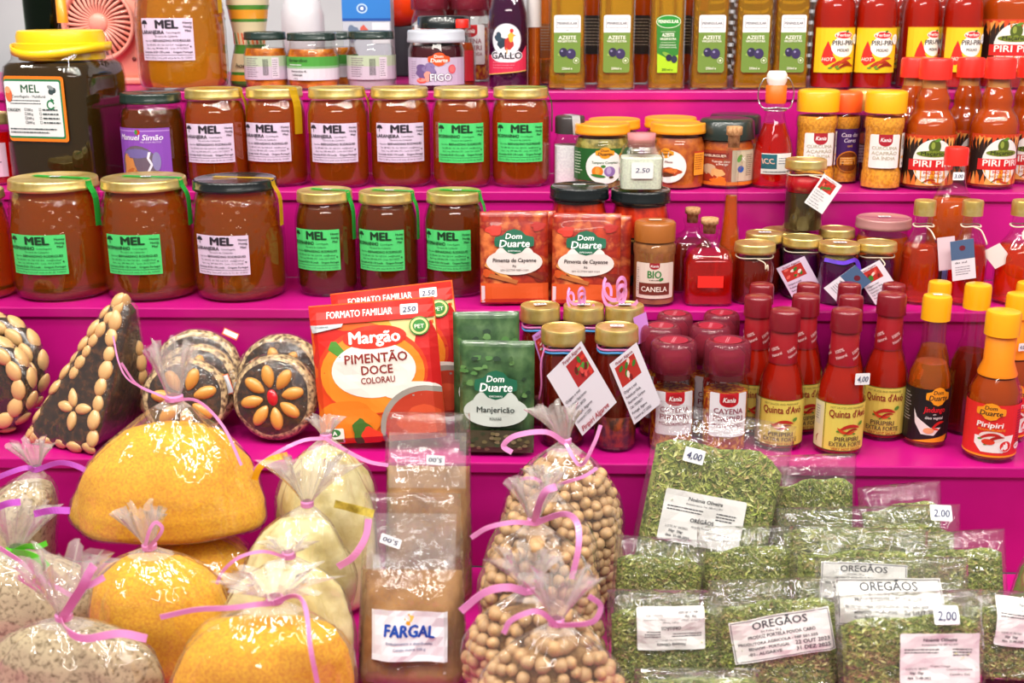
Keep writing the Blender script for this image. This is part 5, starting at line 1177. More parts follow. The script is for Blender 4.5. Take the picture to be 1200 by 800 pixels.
# ---------------------------------------------------------------- clear packets of dried oregano
PACKF = film('packet_film', 'ffffff', .03, .045, 34, 1.0, .012, 1.8); OREC = noisy('oregano_mass', '4a5622', '909a4c', 160, .9, .9, dist=.003, c3='8c984c')  # oregano core darkened: shade in the gaps between flakes is put into its colour
FLM = [paint(c, .8) for c in ('c0c468', '9aa84e', 'dcdc96', '76863e', 'ccb87c')]
def sag(u, seed):
    return 1 - .10 * (.5 + noise.noise(Vector((u * 3.1, seed * 2.3, 0)))) - .10 * abs(2 * u - 1) ** 3
def flake_mesh(w, h, hz, t, n, seed, srf=None):
    rnd = random.Random(seed); V, F_, M = [], [], []
    for k in range(n):
        u = rnd.uniform(.02, .98); v = rnd.uniform(.02, .985) * hz
        c = srf((u - .5) * w * .97, v * h, rnd.uniform(-.0004, .0026) + .001 * noise.noise(Vector((u * 9, v * 9, seed)))); c.z *= sag(u, seed)
        d = Vector((rnd.uniform(-1, 1), rnd.uniform(-.35, .35), rnd.uniform(-1, 1))).normalized(); s = d.cross(Vector((rnd.uniform(-.6, .6), -1, rnd.uniform(-.6, .6)))).normalized(); nn = s.cross(d)
        L, W_ = rnd.uniform(.0020, .0052), rnd.uniform(.0006, .0018); b = len(V)
        V += [c - d * L, c + s * W_ + nn * .0005, c - s * W_ + nn * .0005, c + d * L * .3 - nn * .0006, c + d * L]
        F_ += [(b, b + 1, b + 3), (b, b + 3, b + 2), (b + 1, b + 4, b + 3), (b + 2, b + 3, b + 4)]; q = rnd.choice((0, 0, 1, 1, 2, 3, 4)); M += [q] * 4
    me = bpy.data.meshes.new('oregano'); me.from_pydata(V, [], F_); [me.materials.append(m) for m in FLM]; me.polygons.foreach_set('material_index', M); return me
PW, PH, PT = .13, .16, .022
def make_pack(hz, seed):
    bm, surf = pouch_bm(PW + .006, PH, PT + .007, .02, 18, 22, seed, hz, .0012)
    me = bpy.data.meshes.new('packet'); bm.to_mesh(me); bm.free(); me.materials.append(PACKF); me.polygons.foreach_set('use_smooth', [True] * len(me.polygons))
    b2, s2 = pouch_bm(PW * .97, PH * hz, PT - .002, .002, 10, 12, seed + 50)
    for v in b2.verts: v.co.z *= sag(v.co.x / (PW * .97) + .5, seed)
    mc = bpy.data.meshes.new('herb_mass'); b2.to_mesh(mc); b2.free(); mc.materials.append(OREC); mc.polygons.foreach_set('use_smooth', [True] * len(mc.polygons))
    return me, mc, flake_mesh(PW * .97, PH, hz, PT, 4200, seed, s2), surf
PK = {'full': make_pack(.88, 1), 'mid': make_pack(.84, 2), 'low': make_pack(.72, 3)}
def oreg_label(kind):
    a = Art(); ink = '44464c'
    if kind == 'framed':
        a.rect(-42, -18, 42, 18, 'eceae6'); a.frame(-41, -17, 41, 17, .6, ink); a.text('OREGÃOS', 0, 9, 6, ink, w=46, bold=.01); a.text('Em Folha, 50 g', -8, 5.4, 2, ink, up=False); a.text('PRODUZ PORTELA POVOA CARO', 0, 1.2, 2.8, ink, w=56, bold=.008, up=False)
        a.text('PRODUTORA AGRICOLA - NIF 501.555', -4, -3.6, 2.2, ink, w=66, up=False); a.text('BENAFIM - PORTUGAL', -12, -8, 2.4, ink, w=34, up=False); a.text('-01- ALGARVE', -16, -12.6, 2.6, ink, w=28, up=False); a.text('22 OUT 2023', 24, -8.5, 3.2, ink, w=28, bold=.01, up=False); a.text('31 DEZ 2025', 24, -13.6, 3.2, ink, w=28, bold=.01, up=False)
    else:
        a.rect(-38, -24, 38, 24, 'e8e6e4', 2); a.text('Noémia Oliveira', 0, 16, 3.4, ink, w=32, shear=.15, bold=.006); a.text('Embalamento Tel. 289 412 597', 0, 12, 1.8, ink, w=34, up=False)
        a.lines(-34, 6, 8, 2.8, 2, 1, ink, 3); a.lines(12, 34, 8, 2.8, 3, 1, ink, 4)
        if kind == 'oreg': a.text('ORÉGÃOS', 0, -3, 3.6, ink, w=22, bold=.008)
        a.text('Origem: Portugal', 0, -8, 1.8, ink, up=False); a.text('LOTE Nº 28/2021', -22, -11, 2, ink, up=False); a.text('Consumir de preferência', 18, -11, 1.7, ink, up=False); a.text('50gr  50gr', -22, -15, 2.2, ink, bold=.01, up=False); a.text('data  31-08-2023', -20, -19.4, 2.2, ink, bold=.01, up=False); a.text('Dezembro 2023', 18, -16, 2, ink, up=False)
    return a
def opack(label, x, yt, wpx, Y, kind='full', tilt=14, roll=0, yaw=0, lab=None, lp=(0, 0), lrot=0, ls=1.0, pr=None, pp=(0, 0)):
    root = thing('oregano_packet', label, 'herb packet', 'clear packets of dried oregano'); me, mc, mf, surf = PK[kind]
    stand_pouch(root, x, Y - SHELF['E'][0], 'E', yt, wpx, PW, PH, tilt, roll, yaw)
    obj('film', me, None, root); obj('herb_mass', mc, None, root); o = obj('oregano', mf, None, root); o['kind'] = 'stuff'
    sx, sz = root.scale.x, root.scale.z
    def put_art(a, name, ox, oz, rot, sc):
        ca, sa = math.cos(R(rot)), math.sin(R(rot))
        bm = a.bm
        for v in bm.verts:
            x_, y_ = v.co.x * sc, v.co.y * sc; v.co.x = (x_ * ca - y_ * sa) / sx + ox * 1000; v.co.y = (x_ * sa + y_ * ca) / sz + oz * 1000
        bmesh.ops.triangulate(bm, faces=[f for f in bm.faces if len(f.verts) > 4])
        for ax, L, n_ in ((0, PW + .006, 18), (1, PH, 22)):
            for k in range(1, n_):
                c_ = (-L / 2 + L * k / n_) * 1000 if ax == 0 else L * k / n_ * 1000
                bmesh.ops.bisect_plane(bm, geom=list(bm.verts) + list(bm.edges) + list(bm.faces), plane_co=(c_, 0, 0) if ax == 0 else (0, c_, 0), plane_no=(1, 0, 0) if ax == 0 else (0, 1, 0), dist=1e-5)
        for v in bm.verts: v.co = surf(v.co.x / 1000, v.co.y / 1000, (v.co.z * 3 + .8) / 1000)
        obj(name, bm, a.mats, root, smooth=False)
    if lab: put_art(oreg_label(lab), 'label', lp[0], lp[1], lrot, ls)
    if pr: put_art(price(pr, 20, 14), 'price_sticker', pp[0], pp[1], -4, 1.0)
    return root
opack('clear oregano packet with 4.00 sticker and white label, tallest, behind the others', 815, 500, 160, 1.066, 'full', 14, 11, 0, 'oreg', (-.008, .062), 0, 1.05, '4,00', (-.028, .118))
opack('mostly empty clear top of an oregano packet at the back, under the hot sauce bottles', 955, 536, 100, 1.104, 'mid', 6, -2)
opack('oregano packet at the back right, below the empty magenta riser', 1062, 570, 92, 1.088, 'mid', 10, -6)
opack('wide oregano packet lying across with a 2.00 sticker at its right end', 1016, 593, 205, 1.044, 'full', 14, -2, 0, pr='2.00', pp=(.052, .150))
opack('oregano packet with its clear corner raised at the right, below the 2.00 sticker', 1110, 622, 128, 1.004, 'mid', 14, -4)
opack('oregano packet with a small badge label, between the wide one and the front group', 1000, 618, 150, .968, 'mid', 14, 2, 0, 'framed', (0, .095), 0, .9)
opack('oregano packet in the second row beside the tallest one, right', 872, 614, 108, .998, 'mid', 14, -1)
opack('oregano packet in the second row, left, next to the chickpeas', 766, 628, 104, .990, 'full', 14, 4)
opack('oregano packet with big capital lettering on a framed label', 908, 676, 146, .900, 'mid', 14, -3, 0, 'framed', (.004, .085), 8, 1.0)
opack('oregano packet with its white label upside down, bottom left of the herbs', 780, 684, 136, .905, 'full', 14, 0, 0, 'oreg', (.002, .105), 182, .75)
opack('clear-topped oregano packet standing behind the front right one', 1042, 652, 172, .915, 'low', 14, -1, 0, 'framed', (-.005, .108), 0, 1.05)
opack('front right oregano packet with 2.00 sticker and large white label', 1066, 694, 165, .868, 'full', 14, -4, 0, 'plain', (.022, .078), -3, .85, '2,00', (.03, .134))
opack('oregano packet cut by the right edge with a white label', 1172, 686, 125, .925, 'full', 14, 2, 0, 'plain', (.02, .108), -4, .85, '2,00', (.052, .143))
opack('oregano packet whose clear top only shows at the bottom edge', 812, 766, 140, .862, 'mid', 14, 0)
# ---------------------------------------------------------------- block bags of brown powder
COCOA = noisy('brown_powder', '80542a', 'a87a48', 25, .9, .4, 5, dist=.004, bscale=50)
def block_bag(label, x, yt, wpx, Y, tilt, hz, seed, front=False, wb=1.15):
    root = thing('powder_bag', label, 'powder bag', 'clear block bags of brown powder'); w, h, t = .11, .20, .05
    def tp(bm, k=1.0):
        for v in bm.verts: u = min(max(v.co.z / h, 0), 1); v.co.x *= (wb + (1 - wb) * u)
        return bm
    bm, surf = pouch_bm(w, h, t, .05, 14, 20, seed, hz, .003)
    for v in bm.verts:
        if v.co.z > hz * h: v.co.y += .006 * noise.noise(Vector((v.co.x * 60, v.co.z * 30, seed * 3)))
    obj('film', tp(bm), PACKF, root); b2, s2 = pouch_bm(w * .97, h * hz, t - .004, .004, 12, 14, seed)
    for v in b2.verts: v.co.y += .0015 * noise.noise(v.co * 60)
    obj('powder', tp(b2), COCOA, root); f3 = bmesh.new()
    z0, z1 = h * min(hz + .02, .62), h * min(hz + .30, .90)
    g = [[f3.verts.new((-w * .46 + w * .92 * i / 8, -.004 - t * .20 * (1 - j / 5) + .0015 * noise.noise(Vector((i, j, seed))), z0 + (z1 - z0) * j / 5)) for i in range(9)] for j in range(6)]
    for j in range(5):
        for i in range(8): f3.faces.new((g[j][i], g[j][i + 1], g[j + 1][i + 1], g[j + 1][i]))
    obj('folded_flap', f3, film('flap_film', 'ffffff', .12, .08, 40, .6, .003, 1.5), root)
    stand_pouch(root, x, Y - SHELF['E'][0], 'E', yt, wpx, w, h, tilt)
    s_ = price('5,00', 24, 10); o = s_.build('price_sticker', root, 'flat', z=0, y=0); o.location = (.012 if seed == 1 else -.022, -t * .20 - .007, z0 + .030); o.rotation_euler = (R(4), R(180 + (3 if seed == 1 else 18)), 0)
    if front:
        a = Art(); a.rect(-43, -26, 43, 26, 'eef0f6'); a.ell(1, 17, 6.5, 6, 'f0a818'); a.ell(3, 18, 4, 3.6, 'f8cc60', rot=30); a.ell(-2, 19, 2.5, 4, 'eef0f6', rot=30); a.text('FARGAL', 0, -1, 12, '1c50b4', w=56, bold=.035, shear=.08); a.text('Embalamento e distribuição', 0, -9, 2.6, '7a88a8', w=52); a.text('Canela moída 500 g', 0, -15, 2.6, '7a88a8', w=36, up=False)
        wrap_art(a, 'label', root, lambda x_, z_, q: surf(x_ + .001, z_, q + .003), w, h, 14, 20, oy=-h / 2 + h * .30, lift=.8)
    return root
block_bag('clear block bag of brown powder at the back, in front of the red pepper packet', 502, 486, 100, 1.055, 10, .72, 1, wb=1.08)
block_bag('clear block bag of brown powder in front, with white, blue and yellow label', 485, 578, 116, .905, 14, .60, 2, True, 1.18)
# ---------------------------------------------------------------- green bag at the right edge
r = bag('greenish bag with dark handwriting at the right edge, beside the oregano', (1232, 612), 96, 1.00, noisy('green_stuffing', '6a8a2c', 'b4b468', 40, .5, .4, c3='9a5a3c'), 'pear', dep=.07, fill=.85, tuft=.02, flare=.01, seed=31)
a = Art(); a.text('NF', 0, 0, 14, '22262c', shear=.2, bold=.02); o = a.build('lettering', r, 'flat', z=.045, y=.036); o.location = (-.018, 0, 0)
# ---------------------------------------------------------------- top step, left
# squat yellow-lidded honey tub
root = thing('honey_tub', 'big squarish dark honey jar with a yellow handled lid and orange-framed label', 'honey jar'); PD['honey_tub'] = (.066, .185)
vessel(root, [(0, .001), (.058, 0), (.065, .005), (.066, .014), (.066, .128), (.063, .142), (.054, .150), (.053, .158)], liquid('brown_honey', '', '3c2a0c', .3, .06), 'honey', .146, sq=5, n=56)
obj('lid', lathe([(.052, .148), (.056, .149), (.056, .157), (.060, .158), (.060, .168), (.057, .169), (.057, .176), (.055, .182), (.052, .183), (0, .183)], 48), paint('f7c90e', .35, coat=.3), root, flat_angle=40)
pts = [(math.cos(R(t)) * .064, math.sin(R(t)) * .064, .164 - .008 * max(0, -math.sin(R(t))) ** 2) for t in range(0, 360, 12)]
bm = bmesh.new(); prev = None
for k, p in enumerate(pts + pts[:1]):
    p = Vector(p); o_ = Vector((p.x, p.y, 0)).normalized() * .0012; q = [bm.verts.new(p + o_ + Vector((0, 0, .0045))), bm.verts.new(p + o_ - Vector((0, 0, .0045))), bm.verts.new(p - o_ - Vector((0, 0, .0045))), bm.verts.new(p - o_ + Vector((0, 0, .0045)))]
    if prev: [bm.faces.new((prev[i], prev[(i + 1) % 4], q[(i + 1) % 4], q[i])) for i in range(4)]
    prev = q
obj('handle', bm, paint('f7c90e', .35, coat=.3), root)
a = Art(); a.rect(-47, -38, 42, 38, 'f07c1c', 4); a.rect(-47, -34.5, 38, 34.5, '1c7a4a', 3); a.rect(-47, -32, 35.5, 32, 'e6e8e8', 2); ink = '3a4a4c'
a.text('MEL', -9, 19, 9, '1c5a3c', w=27, bold=.015); a.text('Centrifugado - Multifloral', -12, 13, 3, ink, w=50); a.lines(-40, 20, 9, 3.4, 2, 1.2, ink, 5); a.ell(24, 21, 6, 4, ink, rot=20); a.ell(22, 25, 5, 2.4, '8a9496', rot=-20); a.ell(28, 17, 3, 1.8, 'e6e8e8')
a.ell(20, 5, 6, 6, '1c7a4a'); a.ell(20, 5, 3.8, 3.8, 'e6e8e8'); a.poly([(20, 3), (28, 3), (28, 8)], 'e6e8e8'); a.poly([(21, 8), (21, 13), (26, 10.5)][::-1], '1c7a4a')
a.text('ORIGEM', -36, -3, 3.6, ink, bold=.01); [a.frame(-20, -2 - q * 5, -17, 1 - q * 5, .4, ink, up=q == 0) for q in range(4)]; [a.text(t, -12, -2 - q * 5, 2.6, ink, up=False) for q, t in enumerate(('250 g', '500 g', '1000 g', '2000 g'))]
[a.frame(2, -2 - q * 5, 5, 1 - q * 5, .4, ink, up=False) for q in range(4)]; a.lines(7, 34, -1.4, 5, 4, 1.6, ink, 9, .95); a.lines(-44, 32, -24, 4, 2, 1.4, ink, 7, 1.0); a.ell(-41, 16, 5, 8, 'd86a3c'); a.ell(-42, 22, 4, 4, 'e8a070')
a.build('label', root, 'flat', z=.094, y=.0664);
put(root, 70, 'B', .078, 33, 113, -12)
# purple-labelled jar
root = thing('fig_jam_jar', 'dark-lidded jar with a purple label next to the yellow-lidded tub', 'honey jar'); PD['fig_jam_jar'] = (.0385, .120)
vessel(root, [(0, .001), (.033, 0), (.037, .004), (.0385, .012), (.0385, .078), (.036, .096), (.033, .104), (.033, .110)], HONEYD, 'honey', .100, glass=False); obj('glass', studded([(0, .001), (.033, 0), (.037, .004), (.0385, .012), (.0385, .078), (.036, .096), (.033, .104), (.033, .110)], .080, .104), GLASS, root)
obj('lid', lid_bm(.036, .013), paint('1c2e28', .25, coat=.5), root, loc=(0, 0, .107), flat_angle=50)
a = Art(); a.rect(-35, -36, 35, 36, '8a4ab4'); a.rect(-35, 32, 35, 33, 'c8a0dc'); a.ell(-3, 31, 3.4, 3.4, 'c83020'); a.ell(-4.5, 31, 2, 3, '3c8a3c'); a.text('Manuel Simão', -2, 21, 7, 'f0e6f6', w=56, shear=.2, bold=.01); a.text('MEL COM FRUTOS', 12, 17.4, 2, 'e0c8ec', up=False)
a.ell(-6, -12, 25, 26, '6c5a6a'); a.ell(-6, 4, 18, 6, '7464a0'); a.blob(-18, -16, 9, 18, 'd08848', 3, rough=.3); a.blob(-12, -24, 10, 9, 'b8682c', 4); a.poly([(8, 6), (11, 6), (9, -2), (13, -10), (9, -18), (12, -30), (9, -30), (6, -18), (10, -10), (6, -2)], 'e8e0ec'); a.ell(17, -6, 5, 12, '8a80b0')
a.build('label', root, 'cyl', .0385, .042, -.1); put(root, 176, 'B', .050, 108, 75)
# pink fan
PINKP = paint('f0a08e', .4, coat=.2); root = thing('desk_fan', 'salmon-pink plastic fan with a round slotted grille, behind the yellow lid', 'fan'); Y = 1.74; c = atY(118, 27, Y); z0 = SHELF['A'][1]; root.location = (c.x, Y, z0); hc = c.z - z0
bm = box(-.056, 0, .004, .060, .05, hc + .085, .010); obj('housing', bm, PINKP, root); obj('foot', box(-.062, -.012, 0, .066, .062, .010, .003), PINKP, root)
def rotx(bm): bmesh.ops.rotate(bm, verts=bm.verts, matrix=Matrix.Rotation(R(90), 3, 'X')); return bm
obj('grille_ring', rotx(lathe([(.046, 0), (.050, .004), (.053, .012), (.050, .016), (.047, .012), (.045, .004)], 56)), PINKP, root, loc=(0, 0, hc))
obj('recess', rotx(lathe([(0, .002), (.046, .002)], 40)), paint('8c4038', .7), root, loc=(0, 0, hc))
obj('hub', rotx(lathe([(0, .013), (.011, .013), (.014, .009), (.014, .003)], 30)), PINKP, root, loc=(0, 0, hc))
m_ = tube([(0, -.008, .013), (0, -.012, .026), (.002, -.011, .038), (.004, -.006, .046)], [.0016, .0019, .0022, .0022], 6); sm = bpy.data.meshes.new('slat'); m_.to_mesh(sm); m_.free(); sm.materials.append(PINKP)
for k in range(34): obj('slat', sm, None, root, loc=(0, 0, hc), rot=(0, 2 * math.pi * k / 34, 0))
for dx, dz in ((-.042, .075), (.050, .035), (.044, -.05)): obj('screw', rotx(lathe([(.003, .0), (.003, .0015), (0, .0015)], 12)), paint('7a3c34', .6), root, loc=(dx, 0, hc + dz))
# dark green demijohn and orange strip
root = thing('green_demijohn', 'dark green glass demijohn in shadow behind the yellow lid', 'bottle'); PD['green_demijohn'] = (.06, .26)
vessel(root, [(0, .001), (.055, 0), (.06, .006), (.06, .15), (.045, .19), (.015, .215), (.013, .25)], liquid('green_wine', '', '1c3a14', .3, .08), 'wine', .20, film('green_glass', '6a9a5a', 0, .03, bump=.1)); put(root, 45, 'A', .22, -130, 62)
root = thing('small_clear_bottle', 'small clear bottle with an orange neck beside the pink fan', 'bottle'); PD['small_clear_bottle'] = (.012, .11)
vessel(root, [(0, .001), (.010, 0), (.012, .003), (.012, .06), (.007, .075), (.007, .08)], SALT, 'grains', .02); obj('cap', lathe([(.009, .075), (.008, .11), (0, .11)], 20), ORL, root); put(root, 70, 'A', .06, -10, 17)
# painted ceramic pot
root = thing('ceramic_pot', 'painted ceramic honey dipper pot with orange and green bands', 'ceramic pot'); PD['ceramic_pot'] = (.030, .15)
P_ = [(0, 0, 0), (.029, 0, 1), (.030, .008, 2), (.029, .016, 1), (.0285, .020, 0), (.026, .034, 0), (.0235, .044, 1), (.022, .050, 1), (.021, .056, 0), (.022, .072, 0), (.0245, .086, 1), (.0255, .090, 2), (.027, .102, 1), (.029, .108, 0), (.029, .13, 1), (.030, .15, 0), (.027, .15, 0), (.024, .12, 0), (0, .12, 0)]
obj('pot', lathe(P_, 40), [paint('e0cfa8', .25, coat=.6), paint('4c8a34', .25, coat=.6), paint('f0a030', .25, coat=.6)], root)
a = Art(); rnd = random.Random(2)
for k in range(9): a.poly([(-24 + k * 6, 8), (-22 + k * 6, 7.4), (-19.4 + k * 6 + rnd.uniform(-1, 1), -7), (-22 + k * 6, -7.6)][::-1], ('d84a24', '3c7a34', 'e87828')[k % 3], up=k == 0)
a.build('painted_pattern', root, 'cyl', .0225, .064); a = Art(); a.text('honey', 0, 0, 6, '2c2a24', shear=.3, w=26); a.build('painted_words', root, 'cyl', .0290, .026, -.1); put(root, 288, 'A', .11, -32, 52)
# magenta cloth strip
root = thing('magenta_board', 'narrow magenta board standing behind the large top honey jar', 'board'); p = atY(258, 107, 1.78); root.location = (p.x, 1.78, z0); obj('panel', box(-.030, 0, 0, .010, .008, .105, .001), MAG, root, smooth=False)
# pickle jars
def pickle(label, x, yt, w_, back, kind, cont, rz=0):
    root = thing('pickle_jar', label, 'preserve jar', 'dark-lidded jars on the top step'); PD['pickle_jar'] = (.030, .078)
    vessel(root, [(0, .001), (.026, 0), (.029, .003), (.030, .012), (.030, .048), (.027, .058), (.026, .066)], cont, 'preserve', .056 if kind != 3 else .018); obj('lid', lid_bm(.029, .011), paint('20322e', .25, coat=.5), root, loc=(0, 0, .067), flat_angle=50)
    a = Art()
    if kind == 2:
        a.rect(-50, -16, 50, 16, 'd8d4dc'); a.rect(-50, 3, 50, 16, '4a9a3c'); a.rect(-50, 0, 50, 3, '8cb88a'); a.text('Bernardino', -14, 9, 4.4, '1c3a1c', shear=.2, bold=.01, w=26); a.rect(-26, 4.5, -8, 5.5, 'e8ecec'); a.text('Bernardino R.', -12, -5, 2.6, '2a2a30'); a.text('LARANJA', -14, -10, 2.4, '2a2a30', bold=.01); a.text('500 g', -16, -14.4, 1.8, '2a2a30', up=False)
    else:
        a.rect(-50, -16, 50, 16, 'c4b4c4'); a.rect(-50, 2, 50, 16, 'b4c0a4'); a.lines(-24, -2, 12, 3, 9, 1, '7a6a7a', kind); [a.rect(2 + q * 1.1, -10, 2.5 + q * 1.1, 12, '3a3a3c', up=q == 0) for q in range(7)]; a.rect(14, -14, 24, 14, 'd8ccd8'); a.lines(15, 23, 10, 3, 8, .9, '6a5a6a', 4)
    a.build('label', root, 'cyl', .030, .030); put(root, x, 'A', back, yt, w_, rz); return root
NUTS = noisy('honeyed_nuts', 'a8500c', 'e88a24', 60, .25, .9, coat=.6, dist=.004); CLOUD = paint('b8a8b4', .4)
pickle('dark-lidded jar of nuts in honey beside the painted pot', 310, 37, 51, .055, 1, NUTS); pickle('dark-lidded jar with a green and white label, middle of the jars', 365, 38, 60, .050, 2, NUTS); pickle('dark-lidded jar half hidden between the green-labelled and the clear one', 392, 37, 52, .115, 2, NUTS); pickle('dark-lidded jar with a clear upper half and pale label, right of the three', 434, 36, 57, .055, 3, CLOUD)
# fig jam
root = thing('fig_spread_jar', 'white-lidded jar of fig spread with a lilac label and orange badge', 'jam jar'); PD['fig_spread_jar'] = (.034, .078)
vessel(root, [(0, .001), (.030, 0), (.033, .003), (.034, .012), (.034, .052), (.031, .060), (.031, .068)], JAMD, 'jam', .058); obj('lid', lid_bm(.035, .016), paint('c4c8d4', .35, coat=.3), root, loc=(0, 0, .062), flat_angle=50)
a = Art(); a.rect(-46, -20, 46, 16, 'c4b4ce'); a.lines(-33, -22, 10, 3, 8, .8, '8a7a94', 3); a.blob(-12, -2, 13, 9, '6c5488', 3); a.blob(-6, 2, 8, 7, '8470a0', 5); a.ell(-16, -14, 7, 3.6, 'e05040'); a.ell(-16, -13, 6, 2.4, 'f09080'); a.ell(22, 1, 5, 6, 'd8485c'); a.ell(22, 1, 3.6, 4.6, 'e87070'); a.blob(-8, -8, 4, 7, 'e8988a', 2); sachet_logo(a, 6, 14, 9, 'e8501c', 'f8ece4'); a.text('FIGO', 8, -14, 9, '4c3060', w=26, bold=.05); a.text('FIGO', 8, -14, 9, 'f6f2f8', w=25, bold=.012)
a.build('label', root, 'cyl', .034, .027); put(root, 511, 'A', .050, 35, 66)
root = thing('black_lid_jar', 'jar with a broad black lid peeking out above the white-lidded fig jar', 'jam jar'); PD['black_lid_jar'] = (.032, .10)
vessel(root, [(0, .001), (.028, 0), (.031, .003), (.031, .07), (.028, .08)], JAMD, 'jam', .07); capm(root, .033, .018, .080, BLACKLID, 'lid'); put(root, 520, 'A', .125, 16, 60)
for i, (x, bk, lb) in enumerate(((503, .20, 'burgundy-capped grinder on the top step, leftmost above the black lid'), (527, .262, 'burgundy-capped grinder on the top step, second, above the black lid'), (551, .20, 'burgundy-capped grinder on the top step with white label, left of the purple bottle'))):
    r = dup(g0, lb, 'burgundy-capped grinders on the top step'); put(r, x, 'A', bk, -22, 44)
r = dup(g0, 'burgundy-capped grinder on the top step behind the purple vinegar bottle', 'burgundy-capped grinders on the top step'); put(r, 580, 'A', .25, -22, 40)
root = thing('green_label_jar', 'small orange bottle with a green and red label squeezed right of the fig jar', 'sauce bottle'); PD['green_label_jar'] = (.022, .09)
vessel(root, [(0, .001), (.020, 0), (.022, .003), (.022, .05), (.012, .075), (.010, .085)], SAUCEO, 'sauce', .06); capm(root, .012, .012, .08, REDC); a = Art(); a.rect(-22, -18, 22, 24, '2c9a4c'); a.rect(0, -18, 22, 24, 'd8303c'); a.text('R', -6, -6, 8, 'f0f0ec', bold=.02); a.build('label', root, 'cyl', .022, .026); put(root, 541, 'A', .10, 24, 32)
# vinegar bottle with rooster badge
root = thing('vinegar_bottle', 'dark purple vinegar bottle with a round rooster badge and crimson band', 'vinegar bottle'); PD['vinegar_bottle'] = (.0275, .22)
vessel(root, [(0, .001), (.025, 0), (.0275, .004), (.0275, .095), (.0265, .112), (.021, .135), (.014, .155), (.0125, .20)], VINEGAR, 'vinegar', .15); capm(root, .015, .03, .19, paint('7a1020', .3))
a = Art(); a.poly([(-31, -34), (31, -28), (31, 8), (20, -6), (-31, -6)], 'd02a4c'); a.poly([(-31, -35.4), (31, -29.4), (31, -28), (-31, -34)], 'd8b060'); a.ell(0, 16, 21, 24, '8a8894', 28); a.ell(0, -7, 23, 10, 'e4e0e8', 24); a.ell(0, 16, 20, 23, 'e4e2ea', 28); a.lines(-20, 18, -17, 4, 3, .9, 'e8889c', 3)
a.blob(-6, 12, 7, 8, '2a3a4a', 3); a.blob(-11, 20, 5, 7, '33485a', 5); a.blob(3, 10, 6, 9, 'b8302c', 7); a.blob(6, 20, 3.6, 7, 'e8b03c', 2); a.ell(7, 29, 2.4, 3, 'd02a2c'); a.poly([(9, 24), (13, 22), (9, 21)][::-1], 'e8a03c'); a.rect(0, -4, 1.2, 4, 'd8a03c'); a.text('GALLO', 0, -11, 9, '2a2a34', w=42, bold=.008)
a.build('label', root, 'cyl', .0275, .057, -.05); put(root, 595, 'A', .048, -75, 48)
root = thing('tall_slim_bottle', 'slim bottle of orange oil with a white upper label, right of the purple vinegar', 'bottle'); PD['tall_slim_bottle'] = (.011, .18)
vessel(root, [(0, .001), (.010, 0), (.011, .003), (.011, .13), (.006, .15), (.006, .17)], AMB, 'oil', .085); a = Art(); a.rect(-16, -20, 16, 26, 'd8d0d0'); a.build('label', root, 'cyl', .011, .10); capm(root, .008, .02, .16, paint('d8d8dc', .4)); put(root, 626, 'A', .065, -60, 17)
# things standing behind on the top step
root = thing('white_vase', 'smooth white rounded vase standing behind the dark-lidded jars', 'vase'); PD['white_vase'] = (.034, .14); obj('body', lathe([(0, 0), (.030, 0), (.034, .06), (.034, .10), (.028, .125), (.016, .135), (.012, .14), (0, .14)], 36), paint('d4d2d8', .3, coat=.5), root); put(root, 353, 'A', .26, -12, 50)
root = thing('blue_box', 'blue and white printed carton behind the jars', 'carton'); p = atY(430, 40, 1.82); root.location = (p.x, 1.82, z0); obj('carton', box(-.036, 0, 0, .036, .04, .15, .001), paint('b8bcc8', .5), root, smooth=False)
a = Art(); a.rect(-36, -10, 36, 40, '2c78c8'); a.rect(-36, -14, 36, -10, '1c50a0'); a.ell(-6, 4, 8, 7, 'b8d4f0'); a.ell(-6, 4, 6, 5, '3c6ab0'); a.ell(-6, 4, 2.4, 2.4, 'f0f4f8'); a.blob(-20, -32, 9, 12, '6a7a94', 3); a.blob(-4, -30, 6, 10, 'c85a4c', 4); a.rect(8, -46, 34, -16, 'dcdce4'); a.build('print', root, 'flat', z=.100, y=.0)
root = thing('orange_balloon', 'glossy orange-red ball resting on a dark post behind the jars', 'ball'); p = atY(468, 2, 1.93); root.location = (p.x, 1.93, z0)
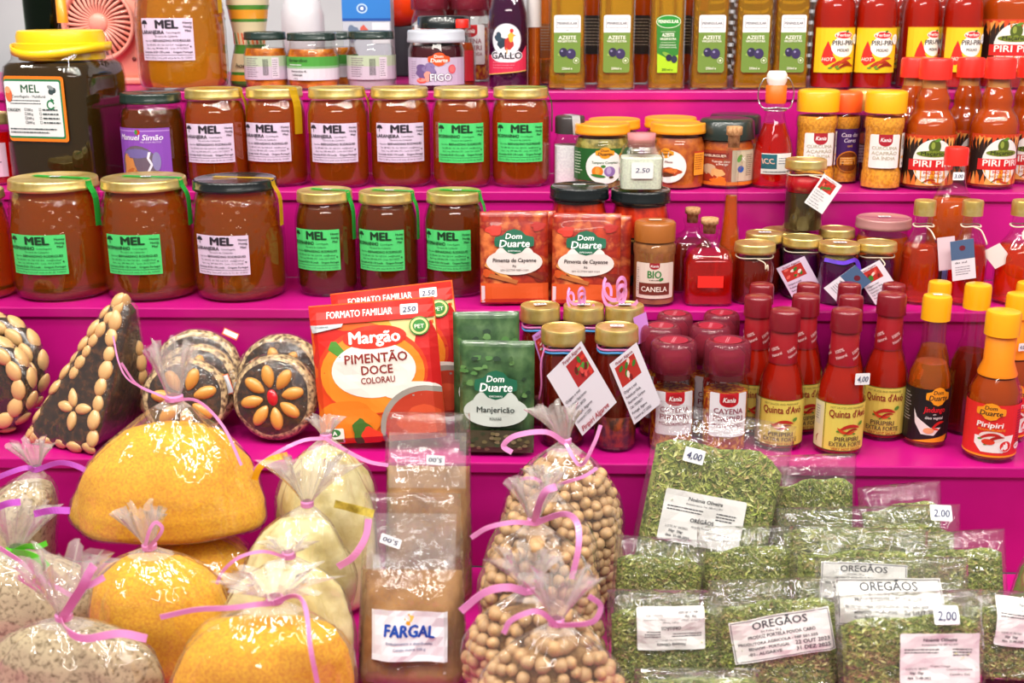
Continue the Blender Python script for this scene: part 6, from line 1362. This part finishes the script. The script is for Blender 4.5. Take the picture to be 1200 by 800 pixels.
b2 = bmesh.new(); bmesh.ops.create_uvsphere(b2, u_segments=28, v_segments=18, radius=.040); obj('ball', b2, paint('ee4014', .2, coat=.6), root, loc=(0, 0, p.z - z0)); obj('post', box(-.016, -.016, 0, .024, .024, p.z - z0 - .036, .003), paint('42464e', .6), root, smooth=False)
root = thing('blue_pouch', 'small bright blue pouch on the top step behind the slim bottle', 'pouch'); p = atY(642, 95, 1.80); root.location = (p.x, 1.80, z0); bm, sf_ = pouch_bm(.05, .03, .02, .004, seed=3); obj('pouch', bm, paint('2c9ad8', .4), root)
# shelving behind the sauces, dark slatted crate
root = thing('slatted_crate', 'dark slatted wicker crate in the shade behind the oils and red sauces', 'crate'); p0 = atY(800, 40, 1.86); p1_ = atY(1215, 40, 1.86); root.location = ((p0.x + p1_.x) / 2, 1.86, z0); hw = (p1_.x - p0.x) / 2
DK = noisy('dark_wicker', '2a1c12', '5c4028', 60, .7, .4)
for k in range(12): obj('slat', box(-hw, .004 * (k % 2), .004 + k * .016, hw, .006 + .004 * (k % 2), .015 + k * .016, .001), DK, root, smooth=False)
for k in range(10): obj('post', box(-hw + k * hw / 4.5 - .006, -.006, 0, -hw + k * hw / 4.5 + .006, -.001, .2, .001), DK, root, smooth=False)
r = small_jar('pink-labelled jar half outside the left edge, beside the yellow-lidded tub', -10, 132, 44, .06, 'B', REDL, name='x'); a = Art(); a.rect(-22, -20, 22, 18, 'd8b4c8'); a.lines(-20, 20, 12, 4, 6, 1.4, '8a6a80', 3); a.build('label', r, 'cyl', .0232, .030)
# printed labels belong to the glass, pouch or film they are stuck on
for r in [o for o in bpy.data.objects if o.parent is None and o.type == 'EMPTY']:
    host = [c for c in r.children if c.name.split('.')[0] in ('glass', 'pouch', 'film', 'pot', 'carton', 'cap_sleeve', 'bag')]
    if not host: continue
    slv = [h for h in host if h.name.startswith('cap_sleeve')]; host = [h for h in host if h not in slv] or slv
    for c in list(r.children):
        b = c.name.split('.')[0]
        if b in ('label', 'side_label', 'print', 'painted_pattern', 'painted_words', 'lettering'): c.parent = host[0]
        if b == 'sleeve_print' and slv: c.parent = slv[0]
        if b == 'cap_disc':
            cp = [h for h in r.children if h.name.split('.')[0] == 'cap' and h.location.length < 1e-6]
            if cp: c.parent = cp[0]
